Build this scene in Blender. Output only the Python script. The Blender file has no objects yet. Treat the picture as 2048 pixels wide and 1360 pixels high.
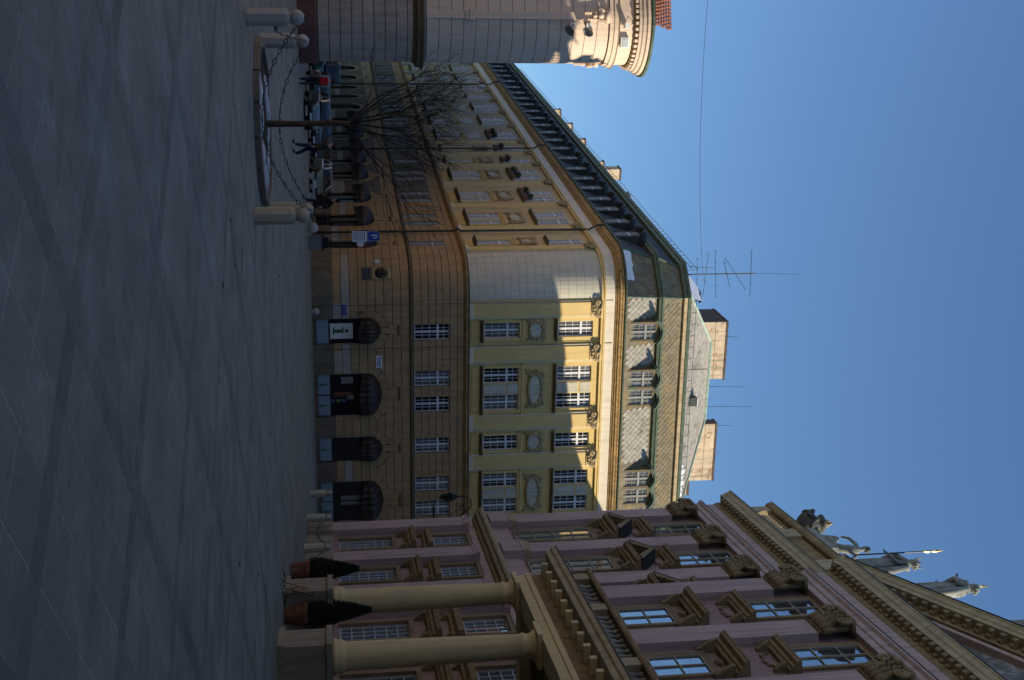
import bpy, bmesh, math, random
from mathutils import Vector, Matrix
random.seed(7)
scene = bpy.context.scene
col = scene.collection
R = math.radians
sin, cos, pi = math.sin, math.cos, math.pi

# ------------------------------------------------------------------ camera (portrait shot stored on its side)
FPX, HOR, ROLL, EYE = 2460.0, -345.0, 0.024, 1.65
PITCH = math.atan(-HOR / FPX)
FWD = Vector((0, cos(PITCH), sin(PITCH)))
UP0 = Vector((0, -sin(PITCH), cos(PITCH)))
UPI = UP0 * cos(ROLL) + Vector((1, 0, 0)) * sin(ROLL)
RGT = Vector((1, 0, 0)) * cos(ROLL) - UP0 * sin(ROLL)
cam_d = bpy.data.cameras.new('camera')
cam = bpy.data.objects.new('camera', cam_d)
col.objects.link(cam)
cam_d.sensor_fit = 'HORIZONTAL'
cam_d.sensor_width = 36.0
cam_d.lens = FPX / 2048 * 36.0
cam_d.clip_start = 0.1
cam_d.clip_end = 3000
m = Matrix((UPI, -RGT, -FWD)).transposed().to_4x4()
m.translation = Vector((0, 0, EYE))
cam.matrix_world = m
scene.camera = cam

# ------------------------------------------------------------------ sky, sun, exposure
SUN_HEAD, SUN_EL = R(108.0), R(19.4)
world = bpy.data.worlds.new('World')
scene.world = world
world.use_nodes = True
wn = world.node_tree.nodes
sky = wn.new('ShaderNodeTexSky')
sky.sky_type = 'NISHITA'
sky.sun_disc = False
sky.sun_elevation = SUN_EL
sky.sun_rotation = SUN_HEAD
sky.air_density = 1.0
sky.dust_density = 0.0
sky.ozone_density = 4.9
bg = wn['Background']
bg.inputs['Strength'].default_value = 0.102
world.node_tree.links.new(sky.outputs[0], bg.inputs[0])
sun_d = bpy.data.lights.new('sun', 'SUN')
sun_d.energy = 3.9
sun_d.angle = R(0.5)
sun_d.color = (1.0, 0.87, 0.68)
sun = bpy.data.objects.new('sun', sun_d)
col.objects.link(sun)
SDIR = Vector((sin(SUN_HEAD) * cos(SUN_EL), cos(SUN_HEAD) * cos(SUN_EL), sin(SUN_EL)))
sun.rotation_euler = (-SDIR).to_track_quat('-Z', 'Y').to_euler()
sun.location = (60, -10, 60)
vs = scene.view_settings
vs.view_transform = 'Standard'
vs.look = 'None'
vs.exposure = 0.65
vs.gamma = 1.0
vs.use_curve_mapping = False
scene.render.engine = 'CYCLES'
scene.cycles.max_bounces = 6
scene.cycles.diffuse_bounces = 3
scene.cycles.glossy_bounces = 3

# ------------------------------------------------------------------ materials
MT = {}
def mat(name, c, rough=0.8, var=0.18, scale=1.5, streak=0.0, bump=0.0, bscale=18.0, spec=0.4, metal=0.0, c2=None, c2amt=0.0, c2scale=0.7, ior=None, coat=0.0):
    """Plain procedural surface: base colour with mottling, optional rain streaks, a second colour in patches, fine bump."""
    mt = bpy.data.materials.new(name); mt.use_nodes = True
    nt = mt.node_tree; N = nt.nodes; L = nt.links
    b = N['Principled BSDF']
    b.inputs['Roughness'].default_value = rough
    b.inputs['Metallic'].default_value = metal
    b.inputs['Specular IOR Level'].default_value = spec
    if ior: b.inputs['IOR'].default_value = ior
    if coat: b.inputs['Coat Weight'].default_value = coat
    g = N.new('ShaderNodeNewGeometry')
    n1 = N.new('ShaderNodeTexNoise'); n1.inputs['Scale'].default_value = scale; n1.inputs['Detail'].default_value = 6; n1.inputs['Roughness'].default_value = 0.65
    L.new(g.outputs['Position'], n1.inputs['Vector'])
    def mixc(a, bcol, fac, mode='MIX'):
        x = N.new('ShaderNodeMix'); x.data_type = 'RGBA'; x.blend_type = mode
        for sock, v in ((x.inputs[6], a), (x.inputs[7], bcol), (x.inputs[0], fac)):
            if hasattr(v, 'is_output'): L.new(v, sock)
            elif isinstance(v, (int, float)): sock.default_value = v
            else: sock.default_value = (*v, 1)
        return x.outputs[2]
    def ramp(src, lo, hi):
        r = N.new('ShaderNodeMapRange'); r.inputs[1].default_value = lo; r.inputs[2].default_value = hi; r.clamp = True
        L.new(src, r.inputs[0]); return r.outputs[0]
    lo = tuple(v * (1 - var) for v in c); hi = tuple(min(1, v * (1 + var)) for v in c)
    out = mixc(lo, hi, ramp(n1.outputs[0], 0.3, 0.7))
    if c2:
        n2 = N.new('ShaderNodeTexNoise'); n2.inputs['Scale'].default_value = c2scale; n2.inputs['Detail'].default_value = 8; n2.inputs['Roughness'].default_value = 0.6
        L.new(g.outputs['Position'], n2.inputs['Vector'])
        t = 0.66 - 0.32 * c2amt
        out = mixc(out, c2, ramp(n2.outputs[0], t, t + 0.12))
    if streak:
        mp = N.new('ShaderNodeMapping'); mp.inputs['Scale'].default_value = (3.0, 3.0, 0.22)
        L.new(g.outputs['Position'], mp.inputs[0])
        n3 = N.new('ShaderNodeTexNoise'); n3.inputs['Scale'].default_value = 1.6; n3.inputs['Detail'].default_value = 5
        L.new(mp.outputs[0], n3.inputs['Vector'])
        out = mixc(out, tuple(v * (1 - streak) for v in c), ramp(n3.outputs[0], 0.48, 0.72))
    L.new(out, b.inputs['Base Color'])
    if bump:
        n4 = N.new('ShaderNodeTexNoise'); n4.inputs['Scale'].default_value = bscale; n4.inputs['Detail'].default_value = 4
        L.new(g.outputs['Position'], n4.inputs['Vector'])
        bp = N.new('ShaderNodeBump'); bp.inputs['Strength'].default_value = bump; bp.inputs['Distance'].default_value = 0.02
        L.new(n4.outputs[0], bp.inputs['Height']); L.new(bp.outputs[0], b.inputs['Normal'])
    MT[name] = mt
    return mt

mat('ochre', (0.47, 0.305, 0.15), 0.9, 0.16, 0.9, 0.25, 0.3, c2=(0.30, 0.24, 0.17), c2amt=0.25)
mat('ochre_joint', (0.12, 0.085, 0.05), 0.9, 0.1)
mat('pale_patch', (0.46, 0.40, 0.33), 0.9, 0.12, 2.0, 0.1)
mat('plinth_grey', (0.20, 0.165, 0.115), 0.9, 0.25, 1.2, 0.4, 0.4)
mat('yellow', (0.72, 0.53, 0.21), 0.9, 0.09, 0.7, 0.12, 0.2, c2=(0.62, 0.48, 0.25), c2amt=0.2)
mat('yellow_street', (0.64, 0.50, 0.255), 0.9, 0.10, 0.7, 0.18, 0.2, c2=(0.54, 0.45, 0.28), c2amt=0.3)
mat('yellow_peeled', (0.50, 0.41, 0.25), 0.9, 0.14, 0.7, 0.2, 0.3, c2=(0.36, 0.34, 0.30), c2amt=0.55, c2scale=0.45)
mat('pilaster_yellow', (0.74, 0.54, 0.22), 0.9, 0.08, 0.8, 0.1, 0.15)
mat('trim_cream', (0.72, 0.62, 0.42), 0.88, 0.1, 1.2, 0.15, 0.15)
mat('frieze', (0.76, 0.69, 0.54), 0.88, 0.08, 1.0, 0.16, 0.15)
mat('cornice', (0.47, 0.30, 0.12), 0.85, 0.2, 1.0, 0.5, 0.2, c2=(0.30, 0.2, 0.11), c2amt=0.3)
mat('corner_white', (0.67, 0.63, 0.49), 0.9, 0.08, 0.5, 0.16, 0.2, c2=(0.60, 0.56, 0.44), c2amt=0.3, c2scale=0.5)
mat('stucco', (0.46, 0.36, 0.19), 0.9, 0.3, 5.0, 0.3, 0.3)
mat('stucco_white', (0.60, 0.565, 0.44), 0.9, 0.16, 2.5, 0.3, 0.2)
mat('glass_curtain', (0.16, 0.16, 0.15), 0.08, 0.5, 1.7, 0.3, spec=0.5)
mat('sill_dark', (0.15, 0.115, 0.06), 0.8, 0.3, 2.5, 0.2)
mat('frame_white', (0.74, 0.75, 0.74), 0.55, 0.06, 3.0)
mat('frame_grey', (0.42, 0.46, 0.47), 0.6, 0.1, 3.0)
mat('frame_tan', (0.36, 0.31, 0.21), 0.6, 0.15, 3.0)
mat('glass', (0.012, 0.014, 0.018), 0.04, 0.3, 2.0, spec=0.5, ior=1.55)
mat('glass_palace', (0.36, 0.38, 0.41), 0.03, 0.12, 0.8, spec=0.6, metal=0.9)
mat('slate', (0.40, 0.37, 0.31), 0.8, 0.28, 3.0, 0.25, 0.3, c2=(0.20, 0.19, 0.15), c2amt=0.35, c2scale=1.2)
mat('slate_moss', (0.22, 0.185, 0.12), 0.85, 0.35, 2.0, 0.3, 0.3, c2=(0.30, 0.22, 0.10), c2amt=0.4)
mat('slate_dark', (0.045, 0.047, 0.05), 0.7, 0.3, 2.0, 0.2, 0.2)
mat('copper_green', (0.105, 0.15, 0.10), 0.7, 0.35, 3.0, 0.35)
mat('copper_pale', (0.36, 0.47, 0.38), 0.7, 0.2, 3.0, 0.3)
mat('wood_brown', (0.26, 0.13, 0.06), 0.7, 0.3, 3.0, 0.2)
mat('dormer_wood', (0.17, 0.125, 0.06), 0.7, 0.35, 3.0, 0.25, c2=(0.10, 0.13, 0.07), c2amt=0.4, c2scale=2.0)
mat('dormer_frame', (0.31, 0.31, 0.27), 0.65, 0.15, 4.0, 0.2)
mat('ochre_dark', (0.22, 0.165, 0.105), 0.92, 0.25, 0.7, 0.4, 0.3, c2=(0.15, 0.13, 0.11), c2amt=0.4)
mat('ledge_tan', (0.55, 0.43, 0.26), 0.85, 0.2, 2.0, 0.35)
mat('chimney', (0.62, 0.49, 0.34), 0.9, 0.2, 1.4, 0.45, 0.5, c2=(0.33, 0.17, 0.10), c2amt=0.35, c2scale=1.8)
mat('brick_and_shade', (0.11, 0.085, 0.07), 0.9, 0.2, 2.0, 0.3)  # chimney caps, and the shade painted on chimney left sides
mat('metal_dark', (0.045, 0.055, 0.05), 0.5, 0.2, 4.0, metal=0.3)
mat('metal_grey', (0.30, 0.31, 0.31), 0.45, 0.15, 4.0, metal=0.6)
mat('iron', (0.03, 0.032, 0.032), 0.55, 0.3, 8.0, metal=0.4)
mat('pipe', (0.06, 0.075, 0.055), 0.6, 0.3, 3.0, 0.2)
mat('awning', (0.036, 0.026, 0.024), 0.38, 0.25, 4.0)
mat('panel_blue', (0.27, 0.36, 0.42), 0.5, 0.06, 3.0)
mat('sign_white', (0.74, 0.76, 0.74), 0.5, 0.04, 3.0)
mat('sign_green', (0.02, 0.17, 0.06), 0.5, 0.1, 3.0)
mat('sign_blue', (0.015, 0.05, 0.33), 0.4, 0.06, 3.0)
mat('sign_ink', (0.05, 0.06, 0.08), 0.6, 0.05, 3.0)
mat('sign_red', (0.45, 0.03, 0.025), 0.5, 0.08, 3.0)
mat('poster_red', (0.35, 0.09, 0.06), 0.5, 0.2, 9.0)
mat('poster_green', (0.10, 0.24, 0.07), 0.5, 0.2, 9.0)
mat('poster_blue', (0.07, 0.10, 0.24), 0.5, 0.2, 9.0)
mat('poster_grey', (0.26, 0.26, 0.26), 0.5, 0.3, 9.0)
mat('dark_interior', (0.010, 0.010, 0.010), 0.8, 0.2)
mat('door_wood', (0.045, 0.032, 0.022), 0.6, 0.3, 5.0, 0.2)
mat('bronze', (0.05, 0.048, 0.04), 0.5, 0.3, 6.0, metal=0.5)
mat('pink', (0.47, 0.34, 0.305), 0.9, 0.10, 0.7, 0.30, 0.2, c2=(0.39, 0.30, 0.275), c2amt=0.3, c2scale=0.5)
mat('pink_deep', (0.33, 0.215, 0.19), 0.9, 0.10, 0.9, 0.22, 0.2)
mat('palace_stone', (0.26, 0.185, 0.09), 0.88, 0.26, 1.6, 0.35, 0.3)
mat('palace_stone_light', (0.40, 0.325, 0.19), 0.88, 0.18, 1.4, 0.3, 0.25)
mat('palace_plinth', (0.31, 0.265, 0.185), 0.88, 0.2, 1.3, 0.35, 0.3)
mat('column', (0.66, 0.53, 0.27), 0.88, 0.10, 0.9, 0.16, 0.25, c2=(0.58, 0.48, 0.27), c2amt=0.3, c2scale=0.8)
mat('statue', (0.26, 0.27, 0.24), 0.85, 0.4, 4.0, 0.4, 0.3)
mat('urn', (0.10, 0.10, 0.085), 0.85, 0.4, 4.0, 0.3, 0.4)
mat('gilt', (0.75, 0.52, 0.22), 0.35, 0.1, 4.0, metal=0.9)
mat('mosaic', (0.13, 0.125, 0.12), 0.8, 0.4, 3.0, c2=(0.46, 0.44, 0.42), c2amt=0.48, c2scale=1.0)
mat('roof_red', (0.24, 0.09, 0.05), 0.85, 0.35, 3.0, 0.2, 0.3)
mat('town_stone', (0.70, 0.555, 0.42), 0.88, 0.07, 0.8, 0.14, 0.2)
mat('town_groove', (0.22, 0.19, 0.16), 0.9, 0.1)
mat('town_lower', (0.44, 0.365, 0.305), 0.88, 0.14, 0.9, 0.3, 0.3, c2=(0.36, 0.31, 0.22), c2amt=0.2)
mat('town_plinth', (0.16, 0.075, 0.062), 0.85, 0.2, 1.2, 0.2, 0.3)
mat('snow', (0.84, 0.86, 0.90), 0.7, 0.04, 3.0, bump=0.4, bscale=8)
mat('snow_dirty', (0.42, 0.44, 0.47), 0.7, 0.35, 5.0, bump=0.6, bscale=10)
mat('soil', (0.035, 0.028, 0.02), 0.95, 0.4, 6.0, bump=0.8)
mat('bollard_stone', (0.46, 0.455, 0.415), 0.85, 0.12, 3.0, 0.12, 0.35, bscale=40)
mat('bollard_cream', (0.46, 0.425, 0.315), 0.85, 0.12, 3.0, 0.12, 0.35, bscale=40)
mat('kerb_stone', (0.20, 0.175, 0.14), 0.85, 0.25, 4.0, 0, 0.4)
mat('bark', (0.075, 0.055, 0.035), 0.9, 0.3, 8.0, 0.0, 0.6, bscale=30)
mat('twig', (0.035, 0.028, 0.022), 0.9, 0.3, 8.0)
mat('terracotta', (0.20, 0.078, 0.042), 0.85, 0.25, 5.0, 0.35, 0.3, c2=(0.26, 0.17, 0.12), c2amt=0.25, c2scale=5.0)
mat('conifer', (0.034, 0.052, 0.022), 0.85, 0.5, 12.0)
mat('conifer_core', (0.008, 0.010, 0.006), 0.95, 0.3, 8.0)
mat('flower_leaf', (0.035, 0.05, 0.025), 0.85, 0.5, 12.0)
mat('flower_red', (0.13, 0.03, 0.03), 0.8, 0.4, 12.0)
mat('skin', (0.50, 0.30, 0.22), 0.6, 0.08, 6.0)
mat('coat_black', (0.012, 0.012, 0.012), 0.85, 0.3, 10.0)
mat('coat_green', (0.016, 0.02, 0.016), 0.85, 0.3, 10.0)
mat('jeans', (0.018, 0.032, 0.07), 0.85, 0.25, 10.0)
mat('cloth_red', (0.42, 0.008, 0.012), 0.75, 0.12, 10.0)
mat('cloth_grey', (0.28, 0.30, 0.31), 0.8, 0.15, 10.0)
mat('cloth_navy', (0.018, 0.024, 0.045), 0.85, 0.2, 10.0)
mat('shoe', (0.012, 0.010, 0.009), 0.5, 0.2, 10.0)
mat('hair', (0.02, 0.015, 0.010), 0.7, 0.3, 20.0)
mat('paint_silver', (0.16, 0.18, 0.18), 0.3, 0.05, 4.0, metal=0.4, coat=0.5)
mat('paint_green', (0.13, 0.17, 0.11), 0.3, 0.05, 4.0, metal=0.2, coat=0.5)
mat('paint_dark', (0.012, 0.013, 0.016), 0.25, 0.1, 4.0, coat=0.6)
mat('paint_blue', (0.01, 0.025, 0.055), 0.3, 0.1, 4.0, coat=0.4)
mat('paint_turquoise', (0.02, 0.14, 0.16), 0.35, 0.1, 4.0, coat=0.4)
mat('chrome', (0.5, 0.5, 0.5), 0.25, 0.05, 4.0, metal=1.0)
mat('rubber', (0.012, 0.012, 0.012), 0.8, 0.2, 8.0)
mat('lamp_lens', (0.45, 0.45, 0.45), 0.15, 0.05, 4.0, metal=0.7)
mat('bin_grey', (0.17, 0.19, 0.19), 0.6, 0.15, 3.0, 0.15)

# pavement: oblique slab lattice worked out in world metres (darker band stones, pale joints)
PAV_A, PAV_B = R(32.3), R(127.7)          # headings of the two joint directions
DA = Vector((sin(PAV_A), cos(PAV_A), 0)); DB = Vector((sin(PAV_B), cos(PAV_B), 0))
_det = DA.x * DB.y - DA.y * DB.x
UA = Vector((DB.y, -DB.x, 0)) / _det      # dual basis: u = P.UA runs along DA, v = P.UB along DB
UB = Vector((-DA.y, DA.x, 0)) / _det
PERIOD, BAND, NS = 2.56, 0.28, 4
SLAB = (PERIOD - BAND) / NS
U0, V0 = 6.11, -4.66                      # lattice origin: first band edges
def pave_material(name, joints):
    mt = bpy.data.materials.new(name); mt.use_nodes = True
    nt = mt.node_tree; N = nt.nodes; L = nt.links; b = N['Principled BSDF']
    b.inputs['Specular IOR Level'].default_value = 0.35
    g = N.new('ShaderNodeNewGeometry')
    def M(op, a, c=None, d=None):
        x = N.new('ShaderNodeMath'); x.operation = op
        for i, v in enumerate((a, c, d)):
            if v is None: continue
            if isinstance(v, (int, float)): x.inputs[i].default_value = v
            else: L.new(v, x.inputs[i])
        return x.outputs[0]
    def dot(vec):
        x = N.new('ShaderNodeVectorMath'); x.operation = 'DOT_PRODUCT'; L.new(g.outputs['Position'], x.inputs[0]); x.inputs[1].default_value = vec; return x.outputs['Value']
    def axis(vec, o):
        t = M('SUBTRACT', dot(vec), o)
        ph = M('FLOORED_MODULO', t, PERIOD)
        cell = M('FLOOR', M('DIVIDE', t, PERIOD))
        inband = M('LESS_THAN', ph, BAND)
        k = M('DIVIDE', M('SUBTRACT', ph, BAND), SLAB)
        kf = M('FLOOR', k)
        fr = M('SUBTRACT', k, kf)
        jn = M('MAXIMUM', M('LESS_THAN', fr, 0.012), M('GREATER_THAN', fr, 0.988))
        ident = M('ADD', M('MULTIPLY', cell, 7.0), M('MULTIPLY', M('ADD', kf, 1.0), M('SUBTRACT', 1.0, inband)))
        return inband, jn, ident
    b1, j1, i1 = axis(UA, U0); b2, j2, i2 = axis(UB, V0)
    band = M('MAXIMUM', b1, b2)
    cv = N.new('ShaderNodeCombineXYZ'); L.new(i1, cv.inputs[0]); L.new(i2, cv.inputs[1])
    wn_ = N.new('ShaderNodeTexWhiteNoise'); wn_.noise_dimensions = '2D'; L.new(cv.outputs[0], wn_.inputs[0])
    n1 = N.new('ShaderNodeTexNoise'); n1.inputs['Scale'].default_value = 0.5; n1.inputs['Detail'].default_value = 8; n1.inputs['Roughness'].default_value = 0.65; L.new(g.outputs['Position'], n1.inputs['Vector'])
    n2 = N.new('ShaderNodeTexNoise'); n2.inputs['Scale'].default_value = 14; n2.inputs['Detail'].default_value = 6; n2.inputs['Roughness'].default_value = 0.7; L.new(g.outputs['Position'], n2.inputs['Vector'])
    val = M('ADD', M('ADD', M('MULTIPLY', n1.outputs[0], 0.78), M('MULTIPLY', n2.outputs[0], 0.75)), M('MULTIPLY', wn_.outputs[0], 0.24))
    val = M('MULTIPLY', val, M('SUBTRACT', 1.0, M('MULTIPLY', band, 0.30)))
    def noise(sc, det, ro, lo, hi, vec=None):
        t = N.new('ShaderNodeTexNoise'); t.inputs['Scale'].default_value = sc; t.inputs['Detail'].default_value = det; t.inputs['Roughness'].default_value = ro
        L.new(vec or g.outputs['Position'], t.inputs['Vector'])
        r = N.new('ShaderNodeMapRange'); r.inputs[1].default_value = lo; r.inputs[2].default_value = hi; L.new(t.outputs[0], r.inputs[0]); return r.outputs[0]
    mp = N.new('ShaderNodeMapping'); mp.inputs['Rotation'].default_value = (0, 0, 0.6); mp.inputs['Scale'].default_value = (1.0, 0.18, 1.0); L.new(g.outputs['Position'], mp.inputs[0])
    val = M('ADD', val, M('MULTIPLY', noise(1.1, 10, 0.72, 0.50, 0.72), 0.48))          # dried salt bloom
    val = M('ADD', val, M('MULTIPLY', noise(2.2, 8, 0.7, 0.53, 0.70, mp.outputs[0]), 0.30))  # swept smears
    val = M('SUBTRACT', val, M('MULTIPLY', noise(0.33, 8, 0.7, 0.48, 0.66), 0.36))      # grime
    val = M('SUBTRACT', val, M('MULTIPLY', noise(5.5, 6, 0.6, 0.58, 0.70), 0.26))       # spots
    val = M('ADD', val, 0.20)
    if joints:
        jj = M('MULTIPLY', M('MAXIMUM', j1, j2), M('SUBTRACT', 1.0, band))
        val = M('ADD', val, M('MULTIPLY', jj, 0.9))
    mx = N.new('ShaderNodeMix'); mx.data_type = 'RGBA'; mx.blend_type = 'MULTIPLY'; mx.inputs[0].default_value = 1
    mx.inputs[6].default_value = (0.190, 0.184, 0.146, 1)
    cc = N.new('ShaderNodeCombineColor'); [L.new(val, cc.inputs[i]) for i in range(3)]
    L.new(cc.outputs[0], mx.inputs[7]); L.new(mx.outputs[2], b.inputs['Base Color'])
    rr = N.new('ShaderNodeMapRange'); rr.inputs[1].default_value = 0.3; rr.inputs[2].default_value = 0.7; rr.inputs[3].default_value = 0.5; rr.inputs[4].default_value = 0.8
    L.new(n1.outputs[0], rr.inputs[0]); L.new(rr.outputs[0], b.inputs['Roughness'])
    bp = N.new('ShaderNodeBump'); bp.inputs['Strength'].default_value = 0.35; bp.inputs['Distance'].default_value = 0.01
    L.new(n2.outputs[0], bp.inputs['Height']); L.new(bp.outputs[0], b.inputs['Normal'])
    MT[name] = mt
pave_material('pavement', True)
pave_material('slab', False)
mat('joint_pale', (0.20, 0.20, 0.20), 0.9, 0.3, 3.0)

# ------------------------------------------------------------------ mesh helpers
class MB:
    def __init__(s): s.v = []; s.f = []
    def add(s, vs, fs):
        o = len(s.v); s.v += [tuple(p) for p in vs]; s.f += [tuple(i + o for i in q) for q in fs]
    def box(s, x0, x1, y0, y1, z0, z1):
        s.add([(x0,y0,z0),(x1,y0,z0),(x1,y1,z0),(x0,y1,z0),(x0,y0,z1),(x1,y0,z1),(x1,y1,z1),(x0,y1,z1)],
              [(0,3,2,1),(4,5,6,7),(0,1,5,4),(1,2,6,5),(2,3,7,6),(3,0,4,7)]); return s
    def prism(s, pts, y0, y1):
        """pts: (x,z) outline, counter-clockwise seen from -y; extruded y0 (outer) to y1."""
        n = len(pts)
        s.add([(x, y0, z) for x, z in pts] + [(x, y1, z) for x, z in pts],
              [tuple(range(n)), tuple(range(2*n-1, n-1, -1))] + [(i, i+n, (i+1) % n + n, (i+1) % n) for i in range(n)]); return s
    def xprism(s, prof, x0, x1):
        """prof: (off,z) outline (off = outward = -y), run along x."""
        n = len(prof)
        s.add([(x0, -o, z) for o, z in prof] + [(x1, -o, z) for o, z in prof],
              [tuple(range(n-1, -1, -1)), tuple(range(n, 2*n))] + [(i, (i+1) % n, (i+1) % n + n, i+n) for i in range(n)]); return s
    def zprism(s, pts, z0, z1):
        n = len(pts)
        s.add([(x, y, z0) for x, y in pts] + [(x, y, z1) for x, y in pts],
              [tuple(range(n-1, -1, -1)), tuple(range(n, 2*n))] + [(i, (i+1) % n, (i+1) % n + n, i+n) for i in range(n)]); return s
    def sweep(s, prof, path, caps=True, closed=True):
        """prof (off,z) loop swept along path [(pos2, miter2)]"""
        n = len(prof); vs = []
        for p, mi in path: vs += [(p[0] + mi[0]*o, p[1] + mi[1]*o, z) for o, z in prof]
        fs = []
        for k in range(len(path) - 1):
            for i in range(n if closed else n - 1):
                j = (i + 1) % n
                fs.append((k*n + i, k*n + j, (k+1)*n + j, (k+1)*n + i))
        if caps and closed:
            fs.append(tuple(range(n))); e = (len(path)-1)*n; fs.append(tuple(range(e+n-1, e-1, -1)))
        s.add(vs, fs); return s
    def lathe(s, prof, n=16, c=(0,0,0), squash=1.0, cap=True, a0=0.0, sx=1.0):
        vs = []; fs = []; k = len(prof)
        for i in range(n):
            a = a0 + 2*pi*i/n
            vs += [(c[0] + r*cos(a)*sx, c[1] + r*sin(a)*squash, c[2] + z) for r, z in prof]
        for i in range(n):
            j = (i+1) % n
            for q in range(k-1): fs.append((i*k+q, j*k+q, j*k+q+1, i*k+q+1))
        if cap:
            fs.append(tuple(i*k for i in range(n-1, -1, -1))); fs.append(tuple(i*k+k-1 for i in range(n)))
        s.add(vs, fs); return s
    def tube(s, pts, r, n=6, cap=True):
        pts = [Vector(p) for p in pts]; rs = r if isinstance(r, (list, tuple)) else [r]*len(pts)
        vs = []; fs = []; ref = None
        for i, p in enumerate(pts):
            d = (pts[min(i+1, len(pts)-1)] - pts[max(i-1, 0)])
            d = d.normalized() if d.length > 1e-9 else Vector((0,0,1))
            if ref is None: ref = Vector((0,0,1)) if abs(d.z) < 0.9 else Vector((1,0,0))
            a = d.cross(ref)
            if a.length < 1e-6: a = d.cross(Vector((0.3,1,0.2)))
            a.normalize(); b = d.cross(a).normalized(); ref = a.cross(d)
            vs += [tuple(p + (a*cos(2*pi*k/n) + b*sin(2*pi*k/n))*rs[i]) for k in range(n)]
        for i in range(len(pts)-1):
            for k in range(n):
                j = (k+1) % n; fs.append((i*n+k, (i+1)*n+k, (i+1)*n+j, i*n+j))
        if cap: fs.append(tuple(range(n))); e = (len(pts)-1)*n; fs.append(tuple(range(e+n-1, e-1, -1)))
        s.add(vs, fs); return s
    def ball(s, c, r, n=8, m=5, sy=1.0, sz=1.0):
        prof = [(r*sin(pi*k/m) if 0 < k < m else 0.001, -r*cos(pi*k/m)*sz) for k in range(m+1)]
        return s.lathe(prof, n, c, squash=sy, cap=False)
    def spiral(s, cx, cz, r, tr, y, hand=1, turns=1.6, a0=0.0, n=14, k=5):
        pts = []
        for i in range(n+1):
            t = i/n; a = a0 + hand*turns*2*pi*t; q = r*(1 - 0.82*t)
            pts.append((cx + q*cos(a), y - 0.25*tr*t*3, cz + q*sin(a)))
        return s.tube(pts, [tr*(1 - 0.4*i/n) for i in range(n+1)], k)
    def mesh(s, name, mt, smooth=False):
        me = bpy.data.meshes.new(name); me.from_pydata(s.v, [], s.f)
        bm = bmesh.new(); bm.from_mesh(me); bmesh.ops.recalc_face_normals(bm, faces=bm.faces); bm.to_mesh(me); bm.free()
        me.materials.append(MT[mt] if isinstance(mt, str) else mt)
        if smooth: me.shade_smooth()
        me.update(); return me
    def obj(s, name, mt, parent=None, loc=(0,0,0), rz=0.0, smooth=False, label=None):
        return put(name, s.mesh(name, mt, smooth), parent, loc, rz, label)
def put(name, me, parent=None, loc=(0,0,0), rz=0.0, label=None):
    o = bpy.data.objects.new(name, me); col.objects.link(o); o.parent = parent
    o.location = loc; o.rotation_euler = (0, 0, rz)
    if label: o['label'] = label
    return o
def thing(name, label, cat, loc=(0,0,0), rz=0.0, group=None):
    o = bpy.data.objects.new(name, None); o.empty_display_size = 0.3; col.objects.link(o)
    o.location = loc; o.rotation_euler = (0, 0, rz); o['label'] = label; o['category'] = cat
    if group: o['group'] = group
    return o
def copy_tree(o, parent=None):
    c = o.copy(); col.objects.link(c); c.parent = parent
    for ch in [x for x in o.children]: copy_tree(ch, c)
    return c
class Fr:
    """A facade: x along the wall, -y outward, z up; loc() is relative to the root of its building."""
    def __init__(s, root, o, d):
        s.root = root; s.o = Vector((o[0], o[1], 0)) - Vector((root.location.x, root.location.y, 0)); s.d = Vector((d[0], d[1], 0)).normalized()
        s.n = Vector((s.d.y, -s.d.x, 0)); s.rz = math.atan2(s.d.y, s.d.x)
    def loc(s, x, off=0.0, z=0.0):
        p = s.o + s.d*x + s.n*off; return (p.x, p.y, z)
    def put(s, name, me, x=0.0, off=0.0, z=0.0, parent=None, label=None):
        return put(name, me, s.root if parent is None else parent, s.loc(x, off, z) if parent is None else (x, -off, z), s.rz if parent is None else 0.0, label)
def wall_holes(mb, x0, x1, z0, z1, holes, y=0.0, depth=0.3):
    """Rectangular wall sheet at y with rectangular openings (hx0,hx1,hz0,hz1) and their reveals."""
    xs = sorted({x0, x1, *[h[0] for h in holes], *[h[1] for h in holes]}); zs = sorted({z0, z1, *[h[2] for h in holes], *[h[3] for h in holes]})
    xs = [v for v in xs if x0 <= v <= x1]; zs = [v for v in zs if z0 <= v <= z1]
    for a, b in zip(xs, xs[1:]):
        run = None
        for c, d in zip(zs, zs[1:]):
            mx, mz = (a+b)/2, (c+d)/2
            if any(h[0] < mx < h[1] and h[2] < mz < h[3] for h in holes): continue
            mb.add([(a,y,c),(b,y,c),(b,y,d),(a,y,d)], [(0,1,2,3)])
    for h in holes:
        a, b, c, d = h
        mb.add([(a,y,c),(b,y,c),(b,y,d),(a,y,d),(a,y+depth,c),(b,y+depth,c),(b,y+depth,d),(a,y+depth,d)], [(0,1,5,4),(1,2,6,5),(2,3,7,6),(3,0,4,7),(4,5,6,7)])
    return mb
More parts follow.
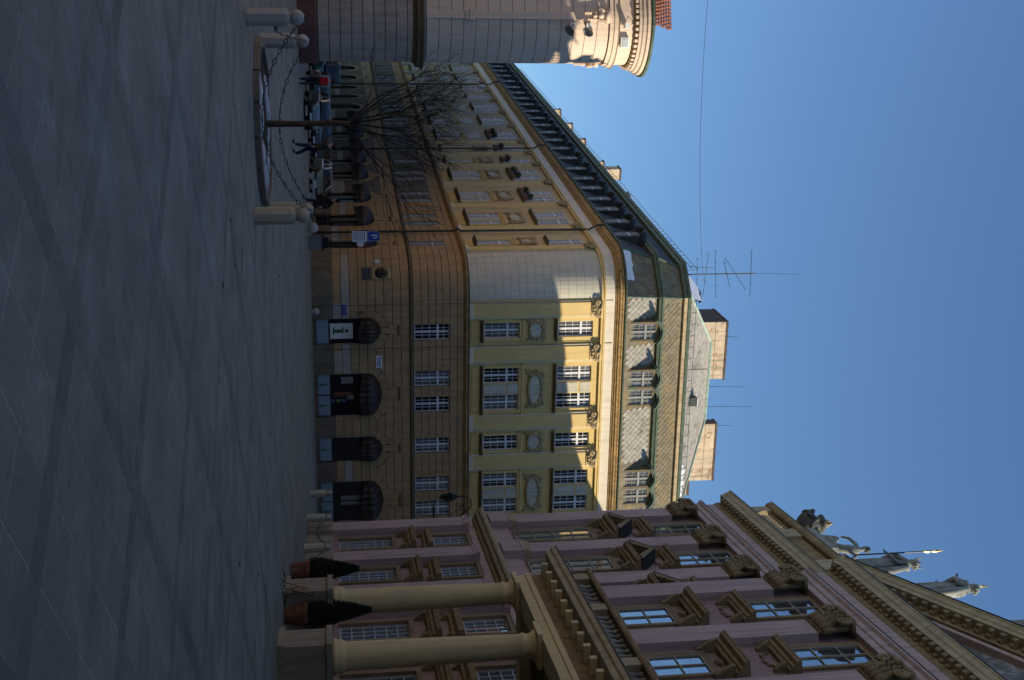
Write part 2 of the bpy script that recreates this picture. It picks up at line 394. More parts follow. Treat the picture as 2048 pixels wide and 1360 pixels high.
# ------------------------------------------------------------------ ground
def project(p):
    v = Vector(p) - Vector((0, 0, EYE)); d = v.dot(FWD)
    if d < 0.5: return None
    return (1024 + FPX*v.dot(UPI)/d, 680 + FPX*v.dot(RGT)/d)
gm = MB(); gm.add([(-600,-600,-0.0008),(600,-600,-0.0008),(600,900,-0.0008),(-600,900,-0.0008)], [(0,1,2,3)])
pavement = gm.obj('pavement', 'pavement'); pavement['kind'] = 'structure'
GAP = 0.0045
def slab_verts(du, dv):
    c = [DA*a + DB*b for a, b in ((GAP, GAP), (du-GAP, GAP), (du-GAP, dv-GAP), (GAP, dv-GAP))]
    ch = 0.003
    ci = [DA*a + DB*b for a, b in ((GAP+ch, GAP+ch), (du-GAP-ch, GAP+ch), (du-GAP-ch, dv-GAP-ch), (GAP+ch, dv-GAP-ch))]
    return [(p.x, p.y, -0.012) for p in c] + [(p.x, p.y, -0.0018) for p in c] + [(p.x, p.y, 0.0) for p in ci]
SLAB_F = [(0,1,5,4),(1,2,6,5),(2,3,7,6),(3,0,4,7),(4,5,9,8),(5,6,10,9),(6,7,11,10),(7,4,8,11),(8,9,10,11)]
slab_me = {}
def slab_mesh(a, b):
    if (a, b) not in slab_me:
        q = MB(); q.add(slab_verts(a, b), SLAB_F); slab_me[(a, b)] = q.mesh('paving_slab', 'slab')
    return slab_me[(a, b)]
cells = []
def axis_steps(o, lo, hi):
    out = []
    for c in range(int((lo-o)//PERIOD) - 1, int((hi-o)//PERIOD) + 2):
        t = o + c*PERIOD
        out.append((t, BAND)); out += [(t + BAND + k*SLAB, SLAB) for k in range(NS)]
    return out
for u, du in axis_steps(U0, -5, 28):
    for v, dv in axis_steps(V0, -26, 12):
        c = DA*(u + du/2) + DB*(v + dv/2)
        if c.y < 4 or c.y > 23: continue
        q = project((c.x, c.y, 0))
        if q is None or not (-120 < q[1] < 1480): continue
        if q[0] < -60: continue
        cells.append((c.length, u, v, du, dv))
cells.sort()
rest = MB()
for i, (d, u, v, du, dv) in enumerate(cells):
    p = DA*u + DB*v
    if i < 300:
        o = put('paving_slab', slab_mesh(du, dv), pavement, (p.x, p.y, random.uniform(0.0, 0.0012)))
    else:
        h = random.uniform(0.0, 0.0012)
        rest.add([(p.x + a, p.y + b, c + h) for a, b, c in slab_verts(du, dv)], SLAB_F)
o = rest.obj('paving_slabs', 'slab', pavement); o['kind'] = 'stuff'
# cigarette ends, twigs and dark seams scattered on the paving
lm = MB()
for i in range(26):
    x, y = random.uniform(-5, 7), random.uniform(16, 50); a = random.uniform(0, pi); l = random.uniform(0.04, 0.14)
    lm.tube([(x, y, 0.008), (x + l*cos(a), y + l*sin(a), 0.010)], 0.006, 4)
o = lm.obj('litter', 'twig'); o['label'] = 'small dry twigs and scraps scattered over the paving'; o['category'] = 'litter'; o['kind'] = 'stuff'

# ------------------------------------------------------------------ yellow corner building
HF, HL = R(73.2), R(-21.8)
DF = Vector((sin(HF), cos(HF))); NF = Vector((DF.y, -DF.x))
DLs = Vector((sin(HL), cos(HL))); NL = Vector((-DLs.y, DLs.x))
T1 = Vector((-2.583, 77.6)); RC = 2.55
T2 = T1 + (NL - NF)*RC; CEN = T1 - NF*RC
yb = thing('corner_building', 'long yellow and ochre corner building with rounded corner, mansard roof and dormers', 'building', (T1.x, T1.y, 0))
FF = Fr(yb, T1, DF)                       # front: x = s
FL = Fr(yb, T2, -DLs)                     # street side: x = -s
S_END, L_END = 20.0, 92.0
def arc_pts(n):
    a1 = math.atan2(NF.y, NF.x); a2 = math.atan2(NL.y, NL.x)
    if a2 > a1: a2 -= 2*pi
    return [(CEN + Vector((cos(a1 + (a2-a1)*i/n), sin(a1 + (a2-a1)*i/n)))*RC, Vector((cos(a1 + (a2-a1)*i/n), sin(a1 + (a2-a1)*i/n)))) for i in range(n+1)]
def rel(p): return (p[0]-T1.x, p[1]-T1.y)
ypath = [(rel(T1 + DF*S_END), NF)] + [(rel(p), nn) for p, nn in arc_pts(14)] + [(rel(T2 + DLs*L_END), NL)]
arc_only = [(rel(p), nn) for p, nn in arc_pts(14)]
def band_prof(o0, o1, z0, z1): return [(o0, z0), (o1, z0), (o1, z1), (o0, z1)]
# --- openings
Z_SP, Z_CR = 3.42, 4.25
front_doors = [(1.86, 0.84), (6.10, 1.42), (9.82, 0.84), (13.48, 1.41), (17.4, 0.84)]
left_doors = [(2.1, 0.9), (8.9, 1.5), (15.2, 1.5), (21.6, 1.5), (25.4, 0.9), (29.7, 0.9), (35.2, 1.5), (41.6, 1.5), (48.3, 1.5), (54.2, .9), (59.4, .9), (65.5, 1.5), (72.0, 1.5), (79, 1.5)]
def left_bays():
    return [(2.15, 0), (7.85, 1), (13.9, 1), (20.4, 1), (25.3, 0), (29.7, 0), (35.2, 1), (41.6, 1), (48.3, 1), (54.2, 0), (59.4, 0), (65.5, 1), (72.0, 1), (78.5, 1)]
LB = left_bays()
left_doors = [(s, 1.5 if d else 0.85) for s, d in LB]
front_bays = [(2.05, 0), (6.03, 1), (9.75, 0), (13.35, 1), (17.3, 0)]
PAIR_DX = {True: 0.92, False: 0.92}
def win_xs(c, dbl, dx): return [c - dx, c + dx] if dbl else [c]
WW = 1.06
def arch_pts(c, hw, n=12, grow=0.0):
    return [(c + (hw+grow)*cos(pi*i/n), Z_SP + (Z_CR-Z_SP+grow)*sin(pi*i/n)) for i in range(n+1)]   # right to left over the crown
def gf_wall(fr, doors, x0, x1, sgn, zb):
    """Ground floor and mezzanine wall sheet with arched and rectangular openings."""
    mb = MB()
    ds = sorted([(sgn*c, hw) for c, hw in doors])
    wins = []
    holes = [(c-hw, c+hw, 0.0, Z_CR) for c, hw in ds] + zb
    wall_holes(mb, x0, x1, 0.0, 9.6, holes, 0.0, 0.32)
    for c, hw in ds:                      # spandrels
        a = arch_pts(c, hw)
        for side in (0, 1):
            pts = [p for p in a if (p[0] >= c - 1e-6) == (side == 0) or abs(p[0]-c) < 1e-6]
            cx = c + hw if side == 0 else c - hw
            for p, q in zip(pts, pts[1:]):
                mb.add([(cx, 0.0, Z_CR), (p[0], 0.0, p[1]), (q[0], 0.0, q[1])], [(0, 1, 2)])
                mb.add([(p[0], 0.0, p[1]), (q[0], 0.0, q[1]), (q[0], 0.30, q[1]), (p[0], 0.30, p[1])], [(0, 1, 2, 3)])
    return mb
fm = [(c + d - WW/2, c + d + WW/2, 6.36, 8.62) for c, dbl in front_bays for d in ((-0.88, 0.88) if dbl else (0,))]
lm_ = [(-(s + d) - WW/2, -(s + d) + WW/2, 6.36, 8.62) for s, dbl in LB for d in ((-0.95, 0.95) if dbl else (0,))]
gf_wall(FF, front_doors, 0, S_END, 1, fm).obj('wall', 'ochre_joint', yb, FF.loc(0), FF.rz)
gf_wall(FL, left_doors, -L_END, 0, -1, lm_).obj('wall', 'ochre_joint', yb, FL.loc(0), FL.rz)
MB().sweep([(0, 0), (0, 9.6)], arc_only, closed=False).obj('wall', 'ochre_joint', yb)
# --- rusticated courses (each its own piece, cut back round the arches)
ZC = [1.27] + [1.27 + 0.533*i for i in range(1, 10)]          # 1.27 .. 6.07
ZC2 = [6.30, 6.81, 7.28, 7.74, 8.17, 8.64, 9.12, 9.55]
def course_piece(fr, xa, xb, z0, z1, fa, fb, name='rustication_course', mt='ochre', o1=0.045):
    """A strip between z0 and z1 whose ends follow functions of z."""
    n = 4; zs = [z0 + 0.020 + (z1 - z0 - 0.040)*i/n for i in range(n+1)]
    A = [fa(z) if fa else xa for z in zs]; B = [fb(z) if fb else xb for z in zs]
    if max(b - a for a, b in zip(A, B)) < 0.08: return
    if mt == 'ochre' and fr is FL and max(B) < -10: mt = 'ochre_dark'  # far street courses get a darker ochre
    B = [max(a + 0.02, b) for a, b in zip(A, B)]
    mb = MB(); pts = [(b, z) for b, z in zip(B, zs)] + [(a, z) for a, z in reversed(list(zip(A, zs)))]
    mb.prism(pts, -o1, 0.0)
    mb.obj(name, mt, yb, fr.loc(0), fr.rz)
def out_x(c, hw, side, z, grow):
    """x of the outer voussoir line at height z"""
    if z <= Z_SP: return c + side*hw
    ry = Z_CR - Z_SP + grow; t = (z - Z_SP)/ry
    if t >= 1: return c
    g = grow*min(1.0, (z - Z_SP)/0.3)
    return c + side*(hw + g)*math.sqrt(max(0, 1 - t*t))
def courses(fr, doors, x0, x1, sgn, pal_seed):
    ds = sorted([(sgn*c, hw) for c, hw in doors]); rnd = random.Random(pal_seed)
    GROW = 0.52
    for z0, z1 in zip(ZC, ZC[1:]):
        if z0 > Z_CR + GROW - 0.1:
            ks = [c for c, hw in ds]; xa = x0
            for c, hw in ds + [(x1, 0)]:
                kw = 0.30 if hw < 1 else 0.42
                if z1 < 5.5 and hw > 0:
                    course_piece(fr, xa, c - kw - 0.02, z0, z1, None, None); xa = c + kw + 0.02
                elif hw == 0:
                    course_piece(fr, xa, x1, z0, z1, None, None)
            continue
        xa, fa = x0, None
        for c, hw in ds + [(x1, 0)]:
            if hw == 0: course_piece(fr, xa, x1, z0, z1, fa, None)
            else:
                k = 'pale_patch' if (z0 < 1.9 and rnd.random() < 0.35) else 'ochre'
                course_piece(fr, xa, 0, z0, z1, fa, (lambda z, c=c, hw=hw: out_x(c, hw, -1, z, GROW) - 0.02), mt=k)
                xa = c + hw; fa = (lambda z, c=c, hw=hw: out_x(c, hw, 1, z, GROW) + 0.02)
    for c, hw in ds:                                         # voussoirs and keystone
        n = 9 if hw > 1 else 7
        for i in range(n):
            a0, a1 = pi*i/n + 0.012, pi*(i+1)/n - 0.012
            if i == n//2:
                kw = 0.24 if hw < 1 else 0.34
                mb = MB().prism([(c-kw*0.75, Z_CR+0.02), (c+kw*0.75, Z_CR+0.02), (c+kw*1.15, 5.32), (c-kw*1.15, 5.32)], -0.075, 0.0)
                k = mb.obj('keystone', 'ochre', yb, fr.loc(0), fr.rz)
                MB().box(c-kw*1.35, c+kw*1.35, -0.16, 0.0, 5.325, 5.43).obj('keystone_cap', 'sill_dark', k)
                continue
            inn = [(c + hw*cos(a), Z_SP + (Z_CR-Z_SP)*sin(a)) for a in (a0, (a0+a1)/2, a1)]
            outr = [(c + (hw+0.50)*cos(a), Z_SP + (Z_CR-Z_SP+0.50)*sin(a)) for a in (a1, (a0+a1)/2, a0)]
            MB().prism(inn + outr, -0.05, 0.0).obj('voussoir', 'ochre', yb, fr.loc(0), fr.rz)
    # mezzanine courses between windows
    for z0, z1 in zip(ZC2, ZC2[1:]):
        hs = sorted([h for h in (fm if sgn == 1 else lm_)]); xa = x0
        if z1 > 8.7: course_piece(fr, x0, x1, z0, z1, None, None); continue
        for h in hs:
            course_piece(fr, xa, h[0], z0, z1, None, None); xa = h[1]
        course_piece(fr, xa, x1, z0, z1, None, None)
courses(FF, front_doors, 0.0, S_END, 1, 3)
courses(FL, left_doors, -L_END, 0.0, -1, 5)
for i, (z0, z1) in enumerate(list(zip(ZC, ZC[1:])) + list(zip(ZC2, ZC2[1:]))):
    MB().sweep(band_prof(0.0, 0.045, z0+0.020, z1-0.020), arc_only).obj('rustication_course', 'pale_patch' if i == 1 else 'ochre', yb)
# plinth pieces between the doors
def plinth(fr, doors, x0, x1, sgn):
    xa = x0
    for c, hw in sorted([(sgn*c, hw) for c, hw in doors]) + [(x1, 0)]:
        xb = c - hw if hw else x1
        if xb - xa > 0.1: MB().xprism([(0, 0), (0.10, 0), (0.10, 1.2), (0.06, 1.25), (0, 1.25)], xa, xb).obj('plinth', 'plinth_grey', yb, fr.loc(0), fr.rz)
        xa = c + hw
plinth(FF, front_doors, 0, S_END, 1); plinth(FL, left_doors, -L_END, 0, -1)
MB().sweep([(0, 0), (0.10, 0), (0.10, 1.2), (0.06, 1.25), (0, 1.25)], arc_only).obj('plinth', 'plinth_grey', yb)
# string courses
MB().sweep([(0, 6.08), (0.10, 6.08), (0.16, 6.14), (0.16, 6.22), (0.05, 6.28), (0, 6.28)], ypath).obj('string_course', 'sill_dark', yb)
MB().sweep([(0, 9.55), (0.14, 9.55), (0.20, 9.62), (0.34, 9.68), (0.34, 9.76), (0.0, 9.86)], ypath).obj('string_course', 'cornice', yb)
MB().sweep([(0.0, 9.87), (0.335, 9.77), (0.345, 9.775), (0.345, 9.80), (0, 9.90)], ypath).obj('course_flashing', 'metal_dark', yb)
# --- shop fronts in the arches
def awning_mesh(hw):
    mb = MB(); nu, nv = 88, 9; vs = []; fs = []
    rise = Z_CR - Z_SP - 0.03
    for j in range(nv+1):
        ph = R(92) - R(112)*j/nv
        for i in range(nu+1):
            u = pi*i/nu; sc = 1 - 0.09*abs(sin(u*11))
            r = sin(u)*rise*1.02*sc
            x = hw*0.985*cos(u)
            y = -r*cos(ph)*1.25; z = r*sin(ph)
            if ph < 0: z = r*sin(ph)*0.9
            vs.append((x, y + 0.02, Z_SP + z))
    for j in range(nv):
        for i in range(nu): fs.append((j*(nu+1)+i, j*(nu+1)+i+1, (j+1)*(nu+1)+i+1, (j+1)*(nu+1)+i))
    mb.add(vs, fs)
    # hanging valance
    b = []; 
    for i in range(nu+1):
        p = vs[nv*(nu+1)+i]; b.append(p)
    mb.add([*b, *[(p[0], p[1], min(p[2], Z_SP-0.05) - 0.32) for p in b]], [(i, i+1, nu+1+i+1, nu+1+i) for i in range(nu)])
    return mb.mesh('awning', 'awning', False)
aw_s, aw_w = awning_mesh(0.84), awning_mesh(1.42)
def letter_i(mb, x, z, h, y):
    w = h*0.2
    mb.box(x-w/2, x+w/2, y-0.004, y, z+0.05*h, z+0.62*h)
    mb.box(x-w*1.1, x+w*0.5, y-0.004, y, z+0.54*h, z+0.62*h); mb.box(x-w*1.1, x+w*1.1, y-0.004, y, z, z+0.08*h)
    mb.lathe([(0.001, -0.002), (h*0.11, -0.002), (h*0.11, 0.002), (0.001, 0.002)], 12, (0, 0, 0), cap=False) if False else None
    n = 12; pts = [(x + h*0.11*cos(2*pi*k/n), z + 0.80*h + h*0.11*sin(2*pi*k/n)) for k in range(n)]
    mb.prism(pts, y-0.004, y)
def shopfront(fr, c, hw, kind):
    g = MB().box(c-hw, c+hw, 0.24, 0.30, 0.0, Z_CR).obj('shop_front', 'dark_interior', yb, fr.loc(0), fr.rz)
    MB().box(c-hw+0.02, c+hw-0.02, 0.10, 0.20, 0.0, 0.22).obj('threshold', 'plinth_grey', g)
    fmb = MB()
    xs = [c-hw+0.03, c+hw-0.03] + ([c] if hw > 1 else [])
    for x in xs: fmb.box(x-0.035, x+0.035, 0.06, 0.22, 0.22, 3.3)
    fmb.box(c-hw, c+hw, 0.07, 0.21, 2.95, 3.05); fmb.box(c-hw, c+hw, 0.065, 0.205, 0.98, 1.04)
    fmb.obj('shop_frame', 'metal_dark', g)
    if hw > 1:
        for k in (-1, 1):
            MB().box(c + k*hw/2 - hw/2 + 0.07, c + k*hw/2 + hw/2 - 0.07, 0.12, 0.14, 1.04, 2.95).obj('pane', 'glass', g)
    else:
        MB().box(c-hw+0.07, c+hw-0.07, 0.12, 0.14, 1.04, 2.95).obj('pane', 'glass', g)
    if kind != 'plain':
        for k in ((-1, 1) if hw > 1 else (0,)):
            w = hw/2 if hw > 1 else hw
            x = c + k*hw/2
            p = MB().box(x-w+0.05, x+w-0.05, 0.05, 0.10, 0.24, 0.97).obj('shop_panel', 'panel_blue', g, label='pale blue panel below the shop window')
            if not (kind == 'big' ):
                q = MB(); letter_i(q, x, 0.32, 0.56, 0.048); q.obj('letter', 'sign_green', p)
        if kind == 'big':
            p = MB().box(c-0.5, c+0.5, 0.06, 0.11, 1.08, 2.5).obj('information_sign', 'sign_white', g, label='white panel with a big green letter i')
            q = MB(); letter_i(q, c, 1.25, 1.08, 0.055); q.obj('letter', 'sign_green', p)
        if kind == 'posters':
            for px, pz, w, h, mt in ((-0.95, 1.95, 0.45, 0.75, 'poster_grey'), (-0.02, 1.5, 0.26, 1.1, 'poster_red'), (0.42, 1.6, 0.2, 0.28, 'poster_green'), (0.42, 1.95, 0.2, 0.3, 'poster_blue'), (0.42, 1.25, 0.2, 0.28, 'poster_blue'), (0.2, 2.3, 0.28, 0.4, 'poster_grey')):
                MB().box(c+px-w/2, c+px+w/2, 0.105, 0.115, pz-0.25, pz-0.25+h).obj('poster', mt, g)
        if kind == 'notice':
            MB().box(c-0.35, c+0.3, 0.105, 0.115, 1.5, 2.8).obj('poster', 'poster_grey', g)
    w = MB()
    a = arch_pts(c, hw, 14); 
    w.tube([(c+hw, 0.03, 1.3)] + [(p[0], 0.03, p[1]) for p in a] + [(c-hw, 0.03, 1.3)], 0.035, 5)
    w.obj('arch_trim', 'pale_patch', g)
    put('awning', aw_w if hw > 1 else aw_s, yb, fr.loc(c, 0.0), fr.rz)
for (c, hw), kind in zip(front_doors, ('big', 'posters', 'small', 'notice', 'plain')): shopfront(FF, c, hw, kind)
for s, hw in left_doors[:8]: shopfront(FL, -s, hw if hw < 1 else 1.5, 'plain')
for s, hw in left_doors[8:]: MB().box(-s-hw, -s+hw, 0.24, 0.30, 0, Z_CR).obj('door', 'door_wood', yb, FL.loc(0), FL.rz)
# --- windows
def casement(w, h, low, mt, split=True, cols=4, fw=0.06, rows=(3, 2)):
    mb = MB()
    mb.box(-w/2, -w/2+fw, -0.05, 0.05, 0, h); mb.box(w/2-fw, w/2, -0.05, 0.05, 0, h)
    mb.box(-w/2+fw, w/2-fw, -0.05, 0.05, 0, fw); mb.box(-w/2+fw, w/2-fw, -0.05, 0.05, h-fw, h)
    if split: mb.box(-0.065, 0.065, -0.06, 0.05, fw, h-fw)
    if low: mb.box(-w/2+fw, w/2-fw, -0.075, 0.04, low-0.07, low+0.07)
    secs = [(fw, low-0.07, rows[0]), (low+0.07, h-fw, rows[1])] if low else [(fw, h-fw, rows[0])]
    for a, b, n in secs:
        for i in range(1, n): z = a + (b-a)*i/n; mb.box(-w/2+fw, w/2-fw, -0.03, 0.02, z-0.014, z+0.014)
        for i in range(1, cols):
            x = -w/2+fw + (w-2*fw)*i/cols
            if split and abs(x) < 0.07: continue
            mb.box(x-0.013, x+0.013, -0.028, 0.02, a, b)
    return mb.mesh('window', mt)
def pane_mesh(w, h, mt): return MB().box(-w/2, w/2, 0.0, 0.012, 0, h).mesh('pane', mt)
YW = casement(WW, 2.3, 1.52, 'frame_white')
YWm = casement(WW, 2.26, 1.5, 'frame_white')
YWg = casement(WW, 2.26, 1.5, 'frame_grey')
YP1, YP2 = pane_mesh(0.44, 1.40, 'glass'), pane_mesh(0.44, 0.64, 'glass')
YP1c, YP2c = pane_mesh(0.44, 1.40, 'glass_curtain'), pane_mesh(0.44, 0.64, 'glass_curtain')
WRND = random.Random(4)
YPall = pane_mesh(0.98, 2.18, 'glass')
def y_window(fr, x, z, me, many=True, depth=0.2):
    if fr is FL: depth = 0.07
    w = fr.put('window', me, x, -depth, z)
    if many:
        both = WRND.random() < 0.3
        for sx in (-1, 1):
            cu = both or WRND.random() < 0.18
            put('pane', YP1c if cu else YP1, w, (sx*0.26, 0.012, 0.05)); put('pane', YP2c if cu and WRND.random() < 0.7 else YP2, w, (sx*0.26, 0.012, 1.60))
    else: put('pane', YPall, w, (0, 0.012, 0.04))
    return w
def sill_prof(d): return [(0, 0), (d*0.5, 0), (d*0.7, 0.07), (d, 0.10), (d, 0.17), (0, 0.20)]
def cartouche(w):
    fr_ = MB(); h = 1.25
    n = 40; pts = []
    for i in range(n+1):
        a = 2*pi*i/n
        e = 0.75 if w > 1.2 else 1.0
        cx_, sz_ = cos(a), sin(a)
        pts.append((w*0.40*math.copysign(abs(cx_)**e, cx_)*(1 + 0.03*cos(6*a)), -0.09, 0.62 + 0.42*math.copysign(abs(sz_)**e, sz_)*(1 + 0.05*cos(4*a))))
    fr_.tube(pts, [0.07 + 0.03*(1 + sin(i*1.7)) for i in range(n+1)], 6)
    for sx in (-1, 1):
        fr_.spiral(sx*w*0.36, 1.02, 0.20, 0.06, -0.10, -sx, 1.4, pi/2)
        fr_.spiral(sx*w*0.40, 0.22, 0.17, 0.055, -0.10, sx, 1.4, -pi/2)
        fr_.spiral(sx*w*0.13, 1.14, 0.11, 0.04, -0.10, -sx, 1.3, 0)
        fr_.tube([(sx*w*0.42, -0.07, 0.95), (sx*w*0.50, -0.08, 0.7), (sx*w*0.47, -0.06, 0.4), (sx*w*0.5, -0.05, 0.1)], [0.03, 0.06, 0.05, 0.02], 5)
        for k in range(8):
            fr_.ball((sx*w*0.5 + sx*0.03*sin(k*2.1), -0.05, 0.02 - 0.085*k), 0.05 - 0.002*k, 6, 4)
        for k in range(7):
            a = R(25 + 18*k); fr_.ball((sx*w*0.45*cos(a*0.5), -0.09, 0.62 + 0.5*sin(a*0.8)), 0.045 + 0.02*((k*7) % 3)/2, 6, 4)
    fr_.ball((0, -0.12, 1.12), 0.09, 8, 5)
    return fr_.mesh('cartouche', 'stucco', True)
def cart_plate(w):
    n = 28; pts = []
    for i in range(n):
        a = 2*pi*i/n; e = 0.75 if w > 1.2 else 1.0
        pts.append((w*0.385*math.copysign(abs(cos(a))**e, cos(a)), 0.62 + 0.405*math.copysign(abs(sin(a))**e, sin(a))))
    return MB().prism(pts, -0.07, 0.0).mesh('cartouche_plate', 'stucco_white')
CT = {0: (cartouche(1.35), cart_plate(1.35)), 1: (cartouche(2.6), cart_plate(2.6))}
def pil_cap_mesh():
    mb = MB()
    mb.box(-0.56, 0.56, -0.34, 0, 0.60, 0.70); mb.box(-0.50, 0.50, -0.22, 0, 0.0, 0.06)
    mb.xprism([(0, 0.05), (0.13, 0.06), (0.17, 0.35), (0.26, 0.60), (0, 0.60)], -0.44, 0.44)
    for sx in (-1, 1):
        mb.spiral(sx*0.40, 0.40, 0.19, 0.06, -0.26, -sx, 1.7, pi/2)
        mb.spiral(sx*0.14, 0.42, 0.12, 0.04, -0.26, sx, 1.4, pi/2)
        for k in range(6): mb.ball((sx*0.30, -0.11, -0.06 - 0.10*k), 0.052 - 0.004*k, 6, 4)
        mb.ball((sx*0.22, -0.24, 0.16), 0.10, 7, 4)
    mb.ball((0, -0.30, 0.52), 0.11, 8, 5); mb.ball((0, -0.24, 0.2), 0.12, 8, 5)
    return mb.mesh('capital', 'stucco', True)
PCAP = pil_cap_mesh()
def pilaster(fr, x, w, mt):
    p = MB().box(x-w/2, x+w/2, -0.16, 0, 10.15, 17.78).obj('pilaster', mt, yb, fr.loc(0), fr.rz)
    MB().xprism([(0, 9.87), (0.24, 9.87), (0.24, 10.0), (0.19, 10.15), (0, 10.15)], x-w/2-0.06, x+w/2+0.06).obj('pilaster_base', 'trim_cream', p)
    q = MB(); q.box(x-w/2-0.13, x-w/2-0.002, -0.10, 0, 9.90, 18.38); q.box(x+w/2+0.002, x+w/2+0.13, -0.10, 0, 9.90, 18.38)
    q.obj('pilaster_edge', 'trim_cream', p)
    put('capital', PCAP, p, (x, 0, 17.74))
    return p
def upper(fr, bays, sgn, pils, x0, x1, detail, wall_mt, dx):
    holes = []
    for s, dbl in bays:
        for x in win_xs(sgn*s, dbl, dx):
            holes += [(x-WW/2, x+WW/2, 10.83, 13.13), (x-WW/2, x+WW/2, 15.63, 17.93)]
    wm = MB(); wall_holes(wm, x0, x1, 9.6, 18.5, holes, 0.0, 0.28)
    wm.obj('wall', wall_mt, yb, fr.loc(0), fr.rz)
    for s, dbl in bays:
        c = sgn*s; xs = win_xs(c, dbl, dx); hwid = (dx if dbl else 0) + WW/2
        full = detail(s)
        for z0 in (10.83, 15.63):
            for x in xs:
                w = y_window(fr, x, z0, YW, full)
            sl = MB().xprism(sill_prof(0.38 if z0 < 12 else 0.30), -hwid-0.18, hwid+0.18).obj('window_sill', 'sill_dark', yb, fr.loc(c, 0, z0-0.24), fr.rz)
            if dbl:
                MB().box(-dx+WW/2+0.07, dx-WW/2-0.07, -0.03, 0, z0+0.02, z0+1.42).obj('infill_panel', 'stucco_white', yb, fr.loc(c), fr.rz)
                MB().box(-dx+WW/2+0.07, dx-WW/2-0.07, -0.03, 0, z0+1.56, z0+2.26).obj('infill_panel', 'stucco_white', yb, fr.loc(c), fr.rz)
        # surround, apron, cartouche
        q = MB(); q.box(-hwid-0.16, -hwid, -0.07, 0, 10.83, 13.3); q.box(hwid, hwid+0.16, -0.07, 0, 10.83, 13.3); q.box(-hwid, hwid, -0.07, 0, 13.14, 13.3)
        q.box(-hwid-0.24, hwid+0.24, -0.14, 0, 13.305, 13.40)
        q.obj('window_surround', 'pilaster_yellow', yb, fr.loc(c), fr.rz)
        q = MB(); q.box(-hwid-0.05, hwid+0.05, -0.06, 0, 10.0, 10.55); q.box(-hwid+0.2, hwid-0.2, -0.085, -0.061, 10.1, 10.45)
        q.obj('apron', 'yellow', yb, fr.loc(c), fr.rz)
        if s < 32:
            a = fr.put('cartouche', CT[dbl][0], c, 0.01, 13.60); put('cartouche_plate', CT[dbl][1], a, (0, 0, 0))
        else:
            MB().box(-hwid*0.8, hwid*0.8, -0.05, 0, 13.65, 14.8).obj('apron_panel', 'stucco_white', yb, fr.loc(c), fr.rz)
    for s, w in pils: pilaster(fr, sgn*s, w, 'pilaster_yellow' if s < 32 else 'yellow_peeled')
upper(FF, front_bays, 1, [(0.68, 0.86), (3.64, 0.92), (8.31, 0.86), (11.05, 0.9), (15.5, 0.9), (19.0, 0.9)], 0, S_END, lambda s: True, 'yellow', 0.93)
lp = [(0.55, 0.8), (5.15, 0.9), (10.9, 0.95), (17.25, 1.0), (23.2, 0.9), (27.5, 0.9), (31.9, 0.9), (38.4, 0.95), (45.0, 0.95), (51.6, 0.9), (56.8, .9), (62.0, .9), (68.7, .9), (75.2, .9), (82, .9)]
NEAR, FAR = [b for b in LB if b[0] < 32], [b for b in LB if b[0] > 32]
upper(FL, NEAR, -1, [p for p in lp if p[0] < 31], -31.0, 0, lambda s: s < 24, 'yellow_street', 0.95)
upper(FL, FAR, -1, [p for p in lp if p[0] > 31], -L_END, -31.0, lambda s: False, 'yellow_peeled', 0.95)
for x0 in [(c + d) for c, dbl in front_bays for d in ((-0.88, 0.88) if dbl else (0,))]:
    y_window(FF, x0, 6.36, YWm, True)
for s, dbl in LB:
    for d in ((-0.95, 0.95) if dbl else (0,)): y_window(FL, -(s + d), 6.36, YWg, s < 12)
# rounded corner: smooth ashlar courses in off-white
for i in range(16):
    z0 = 9.90 + 0.53*i; z1 = min(z0 + 0.53, 18.40)
    MB().sweep(band_prof(-0.05, 0.03, z0 + 0.006, z1 - 0.006), arc_only).obj('ashlar_course', 'corner_white', yb)
MB().sweep([(-0.06, 9.6), (-0.06, 18.4)], arc_only, closed=False).obj('wall', 'town_groove', yb)
# entablature
MB().sweep([(-0.02, 18.40), (0.20, 18.40), (0.20, 18.52), (0.26, 18.56), (0.26, 18.66), (-0.02, 18.70)], ypath).obj('architrave', 'pilaster_yellow', yb)
MB().sweep([(-0.02, 18.701), (0.14, 18.701), (0.14, 19.32), (-0.02, 19.32)], ypath).obj('frieze', 'frieze', yb)
MB().sweep([(-0.02, 19.321), (0.20, 19.321), (0.25, 19.40), (0.34, 19.45), (0.36, 19.52), (0.46, 19.57), (0.48, 19.68), (0.54, 19.75), (0.54, 19.82), (-0.05, 19.92)], ypath).obj('cornice', 'cornice', yb)
MB().sweep([(0.42, 19.86), (0.58, 19.84), (0.66, 19.89), (0.68, 19.97), (0.64, 19.97), (0.62, 19.91), (0.44, 19.89)], ypath).obj('gutter', 'copper_green', yb)
# ------------------------------------------------------------------ yellow building: roof, dormers, chimneys, fittings
NCh = (T2 - T1); NCh = Vector((-NCh.y, NCh.x)).normalized()
if NCh.dot(NF) < 0: NCh = -NCh
def miter(a, b): q = a + b; return q / (1 + a.dot(b))
def pv(p): return rel(p)
seg_front = [(pv(T1 + DF*S_END), NF), (pv(T1), miter(NF, NCh))]
seg_corner = [(pv(T1), miter(NF, NCh)), (pv(T2), miter(NCh, NL))]
seg_left = [(pv(T2), miter(NCh, NL)), (pv(T2 + DLs*L_END), NL)]
rpath = [seg_front[0], seg_front[1], seg_left[0], seg_left[1]]
MB().sweep([(-1.3, 19.98), (0.50, 19.90)], ypath, closed=False).obj('eave_deck', 'copper_green', yb)
LOW = [(0.25, 20.06), (-0.62, 22.36)]; MID = [(-0.66, 22.74), (-1.42, 24.30)]; TOP = [(-1.5, 24.62), (-4.6, 27.35)]
roof = MB().sweep(LOW, seg_front, closed=False).obj('roof', 'slate_moss', yb)
MB().sweep(LOW, seg_corner, closed=False).obj('roof_slope', 'slate_moss', roof)
